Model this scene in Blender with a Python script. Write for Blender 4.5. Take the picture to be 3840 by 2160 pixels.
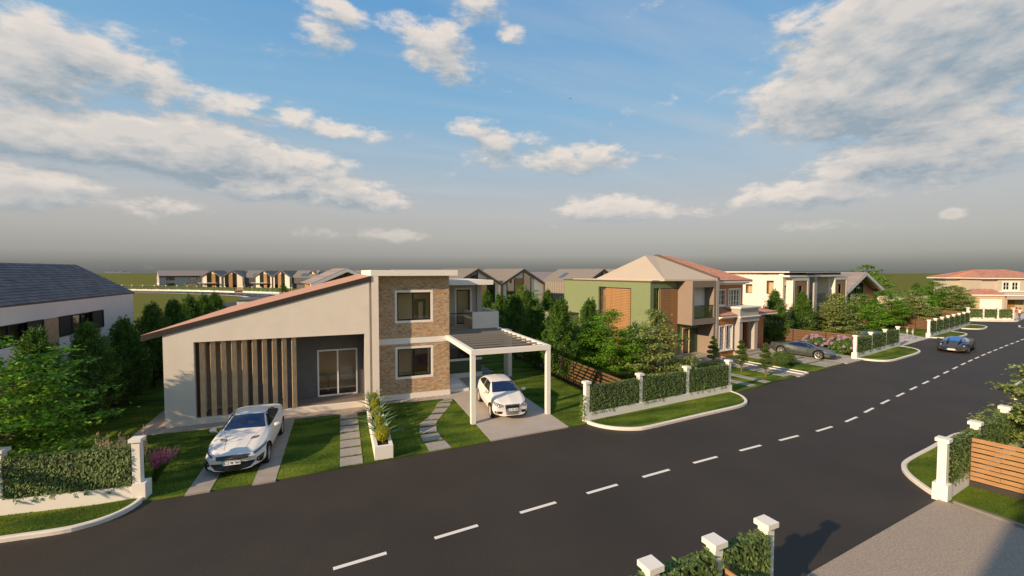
import bpy, math, random
import numpy as np
from mathutils import Vector, Matrix, noise
R = math.radians
for o in list(bpy.data.objects): bpy.data.objects.remove(o)
S = bpy.context.scene
COL = S.collection
rnd = random.Random(7)

# ------------------------------------------------------------------ camera
cd = bpy.data.cameras.new('camera'); cam = bpy.data.objects.new('camera', cd); COL.objects.link(cam)
cd.lens = 15.2625; cd.sensor_width = 36; cd.clip_start = .1; cd.clip_end = 9000
cam.location = (0, 0, 6.7)
cam.rotation_euler = (R(90 - 2.216), 0, R(-21.5))
S.camera = cam
S.render.resolution_x = 1024; S.render.resolution_y = 576
S.view_settings.view_transform = 'Standard'; S.view_settings.look = 'None'
S.view_settings.exposure = .30; S.view_settings.gamma = 1; S.view_settings.use_curve_mapping = False

# ------------------------------------------------------------------ sun
SUN_AZ = math.atan2(-.948, -.32)          # azimuth of the sun, clockwise from +Y
SUN_EL = R(21.8)
sd = bpy.data.lights.new('sun', 'SUN'); sun = bpy.data.objects.new('sun', sd); COL.objects.link(sun)
sd.energy = 5.0; sd.angle = R(.8); sd.color = (1, .77, .52)
to_sun = Vector((math.sin(SUN_AZ) * math.cos(SUN_EL), math.cos(SUN_AZ) * math.cos(SUN_EL), math.sin(SUN_EL)))
sun.rotation_euler = to_sun.to_track_quat('Z', 'Y').to_euler()
sun.location = (-30, -10, 30)

# ------------------------------------------------------------------ world: Nishita sky, haze towards the horizon, cloud layer
W = bpy.data.worlds.new('World'); S.world = W; W.use_nodes = True
nt = W.node_tree; nt.nodes.clear()
def nd(t, **k):
    n = nt.nodes.new(t)
    for a, b in k.items(): setattr(n, a, b)
    return n
def lk(a, b): nt.links.new(a, b)
def mth(op, a, b=None, c=None, clamp=False):
    n = nd('ShaderNodeMath', operation=op); n.use_clamp = clamp
    for i, v in enumerate((a, b, c)):
        if v is None: continue
        if isinstance(v, (int, float)): n.inputs[i].default_value = v
        else: lk(v, n.inputs[i])
    return n.outputs[0]
def mixc(f, a, b):
    n = nd('ShaderNodeMix', data_type='RGBA')
    for i, v in ((0, f), (6, a), (7, b)):
        if isinstance(v, (int, float)): n.inputs[i].default_value = v
        elif isinstance(v, tuple): n.inputs[i].default_value = (*v, 1)
        else: lk(v, n.inputs[i])
    return n.outputs[2]
def sstep(v, a, b, x=0., y=1.):
    n = nd('ShaderNodeMapRange', interpolation_type='SMOOTHSTEP')
    lk(v, n.inputs[0])
    for i, q in enumerate((a, b, x, y)): n.inputs[i + 1].default_value = q
    return n.outputs[0]
geo = nd('ShaderNodeTexCoord'); DIR = geo.outputs['Generated']
sky = nd('ShaderNodeTexSky', sky_type='NISHITA'); sky.sun_disc = False
sky.sun_elevation = SUN_EL; sky.sun_rotation = SUN_AZ; sky.air_density = 1.0; sky.dust_density = .6; sky.ozone_density = 1.6
skyc = nd('ShaderNodeMix', data_type='RGBA', blend_type='MULTIPLY'); skyc.inputs[0].default_value = 1
lk(sky.outputs[0], skyc.inputs[6]); skyc.inputs[7].default_value = (.105, .120, .125, 1)
# a node group giving cloud density for a direction; blobs are (azimuth, elevation, half width, half height, weight) in degrees
BLOBS = [(-25.1, 18.2, 4.6, 3.0, 1.0), (-19.2, 18.5, 4.4, 1.6, 0.75), (-24.3, 12.5, 7.4, 2.0, 0.95), (-14.7, 12.4, 11.2, 2.2, 1.05), (-9.0, 10.3, 7.7, 1.6, 0.95), (-25.2, 7.5, 4.9, 1.6, 0.8), (-10.3, 17.8, 3.4, 1.1, 0.62), (-5.6, 17.1, 3.7, 1.1, 0.66), (-0.1, 16.5, 6.3, 1.1, 0.66), (-17.1, 6.6, 5.7, 1.3, 0.6), (0.2, 9.5, 6.3, 1.6, 0.85), (4.9, 8.3, 4.3, 1.0, 0.7), (-0.1, 28.6, 3.3, 1.4, 0.7), (-1.0, 26.3, 3.1, 1.7, 0.72), (7.0, 28.5, 2.6, 1.1, 0.62), (12.9, 26.1, 4.0, 2.2, 0.72), (10.0, 27.3, 3.0, 1.2, 0.6), (17.3, 30.5, 3.1, 1.5, 0.66), (20.7, 28.4, 2.1, 1.0, 0.62), (15.9, 17.8, 2.6, 1.4, 0.55), (18.5, 16.0, 3.1, 1.2, 0.55), (17.7, 13.6, 4.1, 1.9, 0.55), (24.7, 16.7, 2.3, 1.1, 0.5), (30.4, 14.3, 6.1, 1.5, 0.75), (33.9, 7.7, 9.4, 1.4, 0.75), (41.1, 7.7, 3.7, 0.9, 0.55), (2.0, 4.5, 7.4, 0.8, 0.55), (64.6, 20.2, 9.2, 4.9, 1.1), (60.9, 17.5, 8.4, 3.2, 1.05), (56.0, 16.2, 4.2, 2.3, 0.85), (68.4, 20.8, 4.8, 3.6, 1.05), (69.1, 12.1, 2.8, 1.3, 0.8), (64.0, 10.7, 8.6, 2.2, 1.0), (56.5, 8.5, 7.0, 1.3, 0.8), (63.5, 8.1, 4.6, 1.0, 0.6), (66.8, 5.3, 1.0, 0.4, 0.6), (41.3, 29.3, 5.0, 0.8, 0.4), (55.9, 4.9, 4.6, 0.7, 0.5)]
grp = bpy.data.node_groups.new('cloud_density', 'ShaderNodeTree')
grp.interface.new_socket('Vector', in_out='INPUT', socket_type='NodeSocketVector')
grp.interface.new_socket('Density', in_out='OUTPUT', socket_type='NodeSocketFloat')
_nt = nt; nt = grp
gi = nd('NodeGroupInput'); go = nd('NodeGroupOutput')
sx = nd('ShaderNodeSeparateXYZ'); lk(gi.outputs[0], sx.inputs[0])
az = mth('MULTIPLY', mth('ARCTAN2', sx.outputs[0], sx.outputs[1]), 57.2958)
el = mth('MULTIPLY', mth('ARCSINE', sx.outputs[2]), 57.2958)
ae = nd('ShaderNodeCombineXYZ'); lk(az, ae.inputs[0]); lk(el, ae.inputs[1])
pl = nd('ShaderNodeVectorMath', operation='MULTIPLY'); lk(gi.outputs[0], pl.inputs[0]); pl.inputs[1].default_value = (1, 1, 2.2)
def nz(scale, detail, rough, off, dist=0.):
    m = nd('ShaderNodeVectorMath', operation='ADD'); lk(pl.outputs[0], m.inputs[0]); m.inputs[1].default_value = off
    n = nd('ShaderNodeTexNoise'); n.inputs['Scale'].default_value = scale; n.inputs['Detail'].default_value = detail; n.inputs['Roughness'].default_value = rough; n.inputs['Distortion'].default_value = dist
    lk(m.outputs[0], n.inputs['Vector']); return n
n1 = nz(6.5, 8, .60, (3, 1, 0), .3); n2 = nz(22, 5, .60, (11, 5, 2)); n3 = nz(2.6, 2, .5, (4, 9, 1))
acc = None
for (a, e, ra, re, w) in BLOBS:
    if w > 1.04: w *= 1.22
    s1 = nd('ShaderNodeVectorMath', operation='SUBTRACT'); lk(ae.outputs[0], s1.inputs[0]); s1.inputs[1].default_value = (a, e, 0)
    s2 = nd('ShaderNodeVectorMath', operation='MULTIPLY'); lk(s1.outputs[0], s2.inputs[0]); s2.inputs[1].default_value = (1 / (ra * 1.22), 1 / (re * 1.35), 0)
    s3 = nd('ShaderNodeVectorMath', operation='LENGTH'); lk(s2.outputs[0], s3.inputs[0])
    m = sstep(s3.outputs['Value'], 1.75, .15, 0., w)
    acc = m if acc is None else mth('MAXIMUM', acc, m)
base = mth('ADD', mth('MULTIPLY', mth('SUBTRACT', n1.outputs[0], .5), 1.9), mth('MULTIPLY', mth('SUBTRACT', n2.outputs[0], .5), .95))
# beyond the frame the same scattered cumulus go on by noise alone
oth = sstep(n3.outputs[0], .46, .66, 0., .72)
absz = mth('ABSOLUTE', mth('SUBTRACT', az, 21.5))
outside = sstep(absz, 50, 62)
acc = mth('MAXIMUM', acc, mth('MULTIPLY', oth, outside))
hi = sstep(el, 33, 42)
acc = mth('MAXIMUM', acc, mth('MULTIPLY', oth, hi))
den = mth('ADD', mth('SUBTRACT', mth('MULTIPLY', acc, 1.1), .42), base)
lk(den, go.inputs[0])
nt = _nt
def cden(vec):
    g = nd('ShaderNodeGroup'); g.node_tree = grp; lk(vec, g.inputs[0]); return g.outputs[0]
def off(v):
    m = nd('ShaderNodeVectorMath', operation='ADD'); lk(DIR, m.inputs[0]); m.inputs[1].default_value = v; return m.outputs[0]
d0 = cden(DIR); d1 = cden(off((-.014, -.004, .026)))
cov = sstep(d0, -.12, .38)
lit = mth('ADD', .50, mth('MULTIPLY', mth('SUBTRACT', d0, d1), 1.15), clamp=True)
thick = sstep(d0, .22, .75)
dirs = nd('ShaderNodeSeparateXYZ'); lk(DIR, dirs.inputs[0]); DZ = dirs.outputs[2]
ccol = mixc(lit, (.25, .31, .36), (.70, .62, .55))
ccol = mixc(mth('MULTIPLY', thick, .30), ccol, (.27, .325, .365))
ramp = nd('ShaderNodeValToRGB'); lk(DZ, ramp.inputs[0]); e_ = ramp.color_ramp.elements
STOPS = [(0., (.115, .117, .118)), (.012, (.15, .148, .145)), (.035, (.27, .255, .24)), (.075, (.36, .338, .315)), (.13, (.40, .39, .38)), (.21, (.33, .405, .465)), (.33, (.20, .375, .54)), (.5, (.115, .29, .52)), (1., (.07, .21, .45))]
e_[0].position = 0; e_[0].color = (*STOPS[0][1], 1); e_[1].position = 1; e_[1].color = (*STOPS[-1][1], 1)
for p_, c_ in STOPS[1:-1]: e_.new(p_).color = (*c_, 1)
c1 = mixc(.93, skyc.outputs[2], ramp.outputs[0])
# thin cirrus veils
ci = nd('ShaderNodeTexNoise'); ci.inputs['Scale'].default_value = 1.0; ci.inputs['Detail'].default_value = 6; ci.inputs['Roughness'].default_value = .55
cm = nd('ShaderNodeMapping'); cm.inputs['Rotation'].default_value = (0, 0, R(35)); cm.inputs['Scale'].default_value = (.45, 2.4, 1)
zz2 = mth('ADD', mth('MAXIMUM', DZ, 0.0), .12)
pl2 = nd('ShaderNodeCombineXYZ'); lk(mth('DIVIDE', dirs.outputs[0], zz2), pl2.inputs[0]); lk(mth('DIVIDE', dirs.outputs[1], zz2), pl2.inputs[1])
lk(pl2.outputs[0], cm.inputs[0]); lk(cm.outputs[0], ci.inputs['Vector'])
c1 = mixc(mth('MULTIPLY', sstep(ci.outputs[0], .42, .78, 0., .40), sstep(DZ, .08, .2)), c1, (.46, .48, .50))
covh = mth('MULTIPLY', cov, sstep(DZ, .02, .17, .25, .93))
c3 = mixc(covh, c1, ccol)
bg = nd('ShaderNodeBackground'); lk(c3, bg.inputs[0]); bg.inputs[1].default_value = 1.0
wo = nd('ShaderNodeOutputWorld'); lk(bg.outputs[0], wo.inputs[0])

# ------------------------------------------------------------------ materials
MATS = {}
def mat(name, col, rough=.85, var=0., scale=4., bump=0., bscale=60., metal=0., col2=None, island=0., spec=.3, coat=0., stretch=None):
    """procedural material: base colour with noise variation, optional per-island variation and bump"""
    if name in MATS: return MATS[name]
    m = bpy.data.materials.new(name); m.use_nodes = True; t = m.node_tree; n = t.nodes; l = t.links
    b = n['Principled BSDF']; b.inputs['Roughness'].default_value = rough; b.inputs['Metallic'].default_value = metal
    b.inputs['Specular IOR Level'].default_value = spec
    b.inputs['Coat Weight'].default_value = coat; b.inputs['Coat Roughness'].default_value = .06
    tc = n.new('ShaderNodeTexCoord'); vec = tc.outputs['Object']
    if stretch:
        mp = n.new('ShaderNodeMapping'); mp.inputs['Scale'].default_value = stretch; l.new(vec, mp.inputs[0]); vec = mp.outputs[0]
    cur = None
    if var or col2:
        ns = n.new('ShaderNodeTexNoise'); ns.inputs['Scale'].default_value = scale; ns.inputs['Detail'].default_value = 5; l.new(vec, ns.inputs['Vector'])
        mr = n.new('ShaderNodeMapRange'); mr.inputs[1].default_value = .32; mr.inputs[2].default_value = .68; l.new(ns.outputs[0], mr.inputs[0])
        mx = n.new('ShaderNodeMix'); mx.data_type = 'RGBA'; l.new(mr.outputs[0], mx.inputs[0])
        c2 = col2 if col2 else tuple(c * (1 - var) for c in col)
        c1_ = col if col2 else tuple(min(1, c * (1 + var * .6)) for c in col)
        mx.inputs[6].default_value = (*c2, 1); mx.inputs[7].default_value = (*c1_, 1); cur = mx.outputs[2]
    if island:
        g = n.new('ShaderNodeNewGeometry'); hv = n.new('ShaderNodeHueSaturation')
        mr = n.new('ShaderNodeMapRange'); mr.inputs[3].default_value = 1 - island; mr.inputs[4].default_value = 1 + island
        l.new(g.outputs['Random Per Island'], mr.inputs[0]); l.new(mr.outputs[0], hv.inputs['Value'])
        if cur: l.new(cur, hv.inputs['Color'])
        else: hv.inputs['Color'].default_value = (*col, 1)
        cur = hv.outputs[0]
    if cur: l.new(cur, b.inputs['Base Color'])
    else: b.inputs['Base Color'].default_value = (*col, 1)
    if bump:
        ns = n.new('ShaderNodeTexNoise'); ns.inputs['Scale'].default_value = bscale; ns.inputs['Detail'].default_value = 4; l.new(vec, ns.inputs['Vector'])
        bp = n.new('ShaderNodeBump'); bp.inputs['Strength'].default_value = bump; bp.inputs['Distance'].default_value = .02
        l.new(ns.outputs[0], bp.inputs['Height']); l.new(bp.outputs[0], b.inputs['Normal'])
    MATS[name] = m; return m
def leafmat(name, ca, cb, tr=.35, rough=.55):
    m = bpy.data.materials.new(name); m.use_nodes = True; t = m.node_tree; n = t.nodes; l = t.links
    b = n['Principled BSDF']; b.inputs['Roughness'].default_value = rough; b.inputs['Specular IOR Level'].default_value = .25
    g = n.new('ShaderNodeNewGeometry'); mx = n.new('ShaderNodeMix'); mx.data_type = 'RGBA'
    tc = n.new('ShaderNodeTexCoord'); ns = n.new('ShaderNodeTexNoise'); ns.inputs['Scale'].default_value = 1.6; l.new(tc.outputs['Object'], ns.inputs['Vector'])
    ad = n.new('ShaderNodeMath'); ad.operation = 'MULTIPLY_ADD'; l.new(ns.outputs[0], ad.inputs[0]); ad.inputs[1].default_value = 1.4; ad.inputs[2].default_value = -.55
    a2 = n.new('ShaderNodeMath'); a2.operation = 'MULTIPLY_ADD'; a2.use_clamp = True; l.new(g.outputs['Random Per Island'], a2.inputs[0]); a2.inputs[1].default_value = .7; l.new(ad.outputs[0], a2.inputs[2])
    l.new(a2.outputs[0], mx.inputs[0]); mx.inputs[6].default_value = (*ca, 1); mx.inputs[7].default_value = (*cb, 1)
    l.new(mx.outputs[2], b.inputs['Base Color'])
    tl = n.new('ShaderNodeBsdfTranslucent'); l.new(mx.outputs[2], tl.inputs[0]); ms = n.new('ShaderNodeMixShader'); ms.inputs[0].default_value = tr
    l.new(b.outputs[0], ms.inputs[1]); l.new(tl.outputs[0], ms.inputs[2]); l.new(ms.outputs[0], n['Material Output'].inputs[0])
    MATS[name] = m; return m
def glassmat(name, tint, refl=.12, alpha=.75, rough=.03):
    """thin pane: tinted see-through film with a glossy layer"""
    m = bpy.data.materials.new(name); m.use_nodes = True; t = m.node_tree; n = t.nodes; l = t.links
    n.remove(n['Principled BSDF'])
    tr = n.new('ShaderNodeBsdfTransparent'); tr.inputs[0].default_value = (*tint, 1)
    gl = n.new('ShaderNodeBsdfGlossy'); gl.inputs['Roughness'].default_value = rough; gl.inputs[0].default_value = (.9, .93, 1, 1)
    fr = n.new('ShaderNodeFresnel'); fr.inputs[0].default_value = 1.45
    ad = n.new('ShaderNodeMath'); ad.operation = 'MULTIPLY_ADD'; ad.use_clamp = True; l.new(fr.outputs[0], ad.inputs[0]); ad.inputs[1].default_value = .8; ad.inputs[2].default_value = refl
    ms = n.new('ShaderNodeMixShader'); l.new(ad.outputs[0], ms.inputs[0]); l.new(tr.outputs[0], ms.inputs[1]); l.new(gl.outputs[0], ms.inputs[2])
    l.new(ms.outputs[0], n['Material Output'].inputs[0]); MATS[name] = m; return m
def brickmat(name, cols):
    m = bpy.data.materials.new(name); m.use_nodes = True; t = m.node_tree; n = t.nodes; l = t.links
    b = n['Principled BSDF']; b.inputs['Roughness'].default_value = .9; b.inputs['Specular IOR Level'].default_value = .15
    g = n.new('ShaderNodeNewGeometry'); cr = n.new('ShaderNodeValToRGB'); cr.color_ramp.interpolation = 'CONSTANT'
    while len(cr.color_ramp.elements) < len(cols): cr.color_ramp.elements.new(.5)
    for i, c in enumerate(cols):
        e = cr.color_ramp.elements[i]; e.position = i / len(cols); e.color = (*c, 1)
    tc = n.new('ShaderNodeTexCoord'); ns = n.new('ShaderNodeTexNoise'); ns.inputs['Scale'].default_value = 9; ns.inputs['Detail'].default_value = 6; l.new(tc.outputs['Object'], ns.inputs['Vector'])
    mx = n.new('ShaderNodeMix'); mx.data_type = 'RGBA'; mx.blend_type = 'MULTIPLY'; mx.inputs[0].default_value = .8
    mr = n.new('ShaderNodeMapRange'); l.new(ns.outputs[0], mr.inputs[0]); mr.inputs[3].default_value = .45; mr.inputs[4].default_value = 1.5
    l.new(g.outputs['Random Per Island'], cr.inputs[0]); l.new(cr.outputs[0], mx.inputs[6]); l.new(mr.outputs[0], mx.inputs[7]); l.new(mx.outputs[2], b.inputs['Base Color'])
    MATS[name] = m; return m
plaster = mat('plaster', (.81, .70, .575), .9, .04, 1.5, .15, 90)
white = mat('white_paint', (.82, .75, .655), .8, .03, 2.0, .08, 60)
whitem = mat('white_metal', (.80, .77, .72), .45)
concrete = mat('concrete', (.37, .305, .24), .9, .12, 3.0, .3, 40)
paving = mat('paving', (.34, .30, .26), .92, .10, 5.0, .3, 60, island=.06)
exposed = mat('exposed_aggregate', (.46, .36, .27), .9, 0, 30, .5, 130, col2=(.27, .215, .165))
pebble = mat('pebble', (.40, .33, .28), .85, .2, 8, 0, island=.45)
kerbm = mat('kerb_concrete', (.74, .655, .555), .88, .06, 6, .1, 60)
kerbdark = mat('kerb_dark', (.22, .19, .16), .9, .08, 6)
darkgrey = mat('dark_grey_plaster', (.150, .142, .135), .9, .08, 3, .2, 80)
darktrim = mat('dark_trim', (.045, .036, .029), .7, .1, 3)
black = mat('black_frame', (.012, .012, .014), .45)
terra = mat('terracotta_sheet', (.55, .285, .185), .85, .12, 2.0, .1, 50)
terratile = mat('terracotta_tile', (.47, .225, .155), .85, .15, 6, 0, island=.12)
slate = mat('slate', (.165, .142, .135), .75, .12, 6, .1, 50, island=.22)
slatelight = mat('pinkish_shingle', (.30, .24, .215), .8, .1, 6, 0, island=.12)
seam = mat('standing_seam_metal', (.27, .23, .185), .6, .05, 2, metal=.0)
seamdark = mat('dark_seam_metal', (.10, .095, .10), .55, .05, 2)
brownf = mat('brown_fascia', (.105, .08, .06), .7, .05, 3)
wood = mat('pale_wood', (.72, .50, .28), .7, 0, 3.0, .15, 40, col2=(.52, .34, .18), stretch=(6, 6, .9))
slatw = mat('orange_wood', (.44, .24, .10), .6, 0, 3.0, .1, 40, col2=(.31, .155, .062), island=.13, stretch=(.9, .9, 7))
fencew = mat('fence_wood', (.19, .10, .046), .65, 0, 3.0, .15, 40, col2=(.11, .056, .025), island=.22, stretch=(1.2, 1.2, 9))
bluebeam = mat('grey_aluminium', (.19, .168, .145), .6, .03, 3)
green1 = mat('sage_green_plaster', (.205, .240, .118), .9, .03, 2, .15, 80)
taupe = mat('taupe_plaster', (.27, .205, .155), .9, .03, 2, .1, 80)
beigem = mat('beige_roof_membrane', (.50, .405, .30), .9, .02, .8)
orange = mat('orange_plaster', (.48, .185, .065), .9, .03, 2, .15, 80)
greyp = mat('light_grey_plaster', (.42, .37, .32), .9, .03, 2, .1, 80)
olive = mat('olive_plaster', (.10, .12, .055), .9, .05, 2)
stonef = mat('tan_cladding', (.42, .27, .15), .8, .2, 9, .3, 30)
roomw = mat('interior_wall', (.86, .72, .53), .95)
roomf = mat('interior_floor', (.06, .045, .035), .6, .2, 4)
soil = mat('soil', (.06, .032, .02), .95, .3, 20, .6, 60)
bark = mat('bark', (.20, .13, .085), .95, .3, 12, .6, 30)
barkd = mat('dark_bark', (.10, .075, .055), .95, .3, 12, .6, 30)
pane = glassmat('window_glass', (.90, .88, .84), .03)
paned = glassmat('dark_window_glass', (.30, .29, .28), .10)
skylight = glassmat('skylight_glass', (.10, .13, .20), .45)
brick = brickmat('mixed_brick', [(.50, .29, .16), (.60, .41, .24), (.54, .33, .18), (.44, .34, .25), (.62, .45, .28), (.58, .36, .19), (.44, .24, .13), (.60, .43, .26), (.50, .39, .27), (.57, .39, .22)])
mortar = mat('mortar', (.64, .55, .45), .95, .1, 10)
tanbrick = brickmat('tan_brick', [(.50, .35, .19), (.44, .28, .14), (.55, .41, .24), (.38, .25, .14)])

def asphaltmat():
    m = bpy.data.materials.new('asphalt'); m.use_nodes = True; t = m.node_tree; n = t.nodes; l = t.links
    b = n['Principled BSDF']; b.inputs['Roughness'].default_value = .72; b.inputs['Specular IOR Level'].default_value = .45
    tc = n.new('ShaderNodeTexCoord')
    a = n.new('ShaderNodeTexNoise'); a.inputs['Scale'].default_value = 42; a.inputs['Detail'].default_value = 3; a.inputs['Roughness'].default_value = .7
    c = n.new('ShaderNodeTexNoise'); c.inputs['Scale'].default_value = .35; c.inputs['Detail'].default_value = 4
    for q in (a, c): l.new(tc.outputs['Object'], q.inputs['Vector'])
    r = n.new('ShaderNodeValToRGB'); r.color_ramp.elements[0].position = .38; r.color_ramp.elements[0].color = (.0200, .0142, .0083, 1)
    r.color_ramp.elements[1].position = .70; r.color_ramp.elements[1].color = (.072, .052, .033, 1)
    l.new(a.outputs[0], r.inputs[0])
    mr = n.new('ShaderNodeMapRange'); l.new(c.outputs[0], mr.inputs[0]); mr.inputs[1].default_value = .3; mr.inputs[2].default_value = .7; mr.inputs[3].default_value = .82; mr.inputs[4].default_value = 1.16
    mx = n.new('ShaderNodeMix'); mx.data_type = 'RGBA'; mx.blend_type = 'MULTIPLY'; mx.inputs[0].default_value = 1
    l.new(r.outputs[0], mx.inputs[6]); l.new(mr.outputs[0], mx.inputs[7]); l.new(mx.outputs[2], b.inputs['Base Color'])
    bp = n.new('ShaderNodeBump'); bp.inputs['Strength'].default_value = .35; bp.inputs['Distance'].default_value = .01
    l.new(a.outputs[0], bp.inputs['Height']); l.new(bp.outputs[0], b.inputs['Normal'])
    MATS['asphalt'] = m; return m
asphalt = asphaltmat()
def lawnmat(name, dark, light, yellow):
    """mown grass: broad soft stripes along the street, blotches and fine blades"""
    m = bpy.data.materials.new(name); m.use_nodes = True; t = m.node_tree; n = t.nodes; l = t.links
    b = n['Principled BSDF']; b.inputs['Roughness'].default_value = .95; b.inputs['Specular IOR Level'].default_value = .08
    tc = n.new('ShaderNodeTexCoord')
    mp = n.new('ShaderNodeMapping'); mp.inputs['Scale'].default_value = (.55, 1.7, 1); mp.inputs['Rotation'].default_value = (0, 0, R(8)); l.new(tc.outputs['Object'], mp.inputs[0])
    a = n.new('ShaderNodeTexNoise'); a.inputs['Scale'].default_value = .75; a.inputs['Detail'].default_value = 2; a.inputs['Distortion'].default_value = .4; l.new(mp.outputs[0], a.inputs['Vector'])
    f = n.new('ShaderNodeTexNoise'); f.inputs['Scale'].default_value = 28; f.inputs['Detail'].default_value = 3; f.inputs['Roughness'].default_value = .75; l.new(tc.outputs['Object'], f.inputs['Vector'])
    r = n.new('ShaderNodeValToRGB'); e = r.color_ramp.elements
    e[0].position = .36; e[0].color = (*dark, 1); e[1].position = .62; e[1].color = (*light, 1)
    e.new(.75).color = (*yellow, 1)
    l.new(a.outputs[0], r.inputs[0])
    mr = n.new('ShaderNodeMapRange'); l.new(f.outputs[0], mr.inputs[0]); mr.inputs[1].default_value = .25; mr.inputs[2].default_value = .75; mr.inputs[3].default_value = .45; mr.inputs[4].default_value = 1.5
    mx = n.new('ShaderNodeMix'); mx.data_type = 'RGBA'; mx.blend_type = 'MULTIPLY'; mx.inputs[0].default_value = 1
    l.new(r.outputs[0], mx.inputs[6]); l.new(mr.outputs[0], mx.inputs[7]); l.new(mx.outputs[2], b.inputs['Base Color'])
    bp = n.new('ShaderNodeBump'); bp.inputs['Strength'].default_value = .8; bp.inputs['Distance'].default_value = .03
    l.new(f.outputs[0], bp.inputs['Height']); l.new(bp.outputs[0], b.inputs['Normal'])
    MATS[name] = m; return m
lawn_m = lawnmat('lawn_grass', (.045, .085, .010), (.15, .20, .020), (.25, .27, .035))
field_m = lawnmat('field_grass', (.125, .125, .018), (.160, .155, .024), (.19, .18, .035))
lf_dark = leafmat('conifer_leaf', (.034, .085, .010), (.15, .27, .035), .36)
lf_bright = leafmat('bright_leaf', (.030, .10, .008), (.27, .50, .035), .42)
lf_yel = leafmat('maple_leaf', (.12, .165, .035), (.44, .50, .15), .42)
lf_hedge = leafmat('ivy_leaf', (.10, .145, .042), (.27, .36, .10), .35)
lf_top = leafmat('topiary_leaf', (.045, .085, .015), (.17, .24, .05), .3)
lf_agave = leafmat('agave_leaf', (.11, .18, .09), (.24, .33, .17), .15, .5)
lf_yellow = leafmat('golden_leaf', (.16, .20, .02), (.55, .50, .03), .3)
pinkf = leafmat('pink_blossom', (.36, .19, .28), (.58, .43, .48), .3)
pinkg = leafmat('pink_plume', (.60, .13, .27), (.80, .34, .42), .4)
tanp = leafmat('tan_plume', (.62, .43, .22), (.85, .68, .42), .4)
grassb = leafmat('grass_blade', (.045, .085, .012), (.12, .19, .03), .3)

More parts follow.
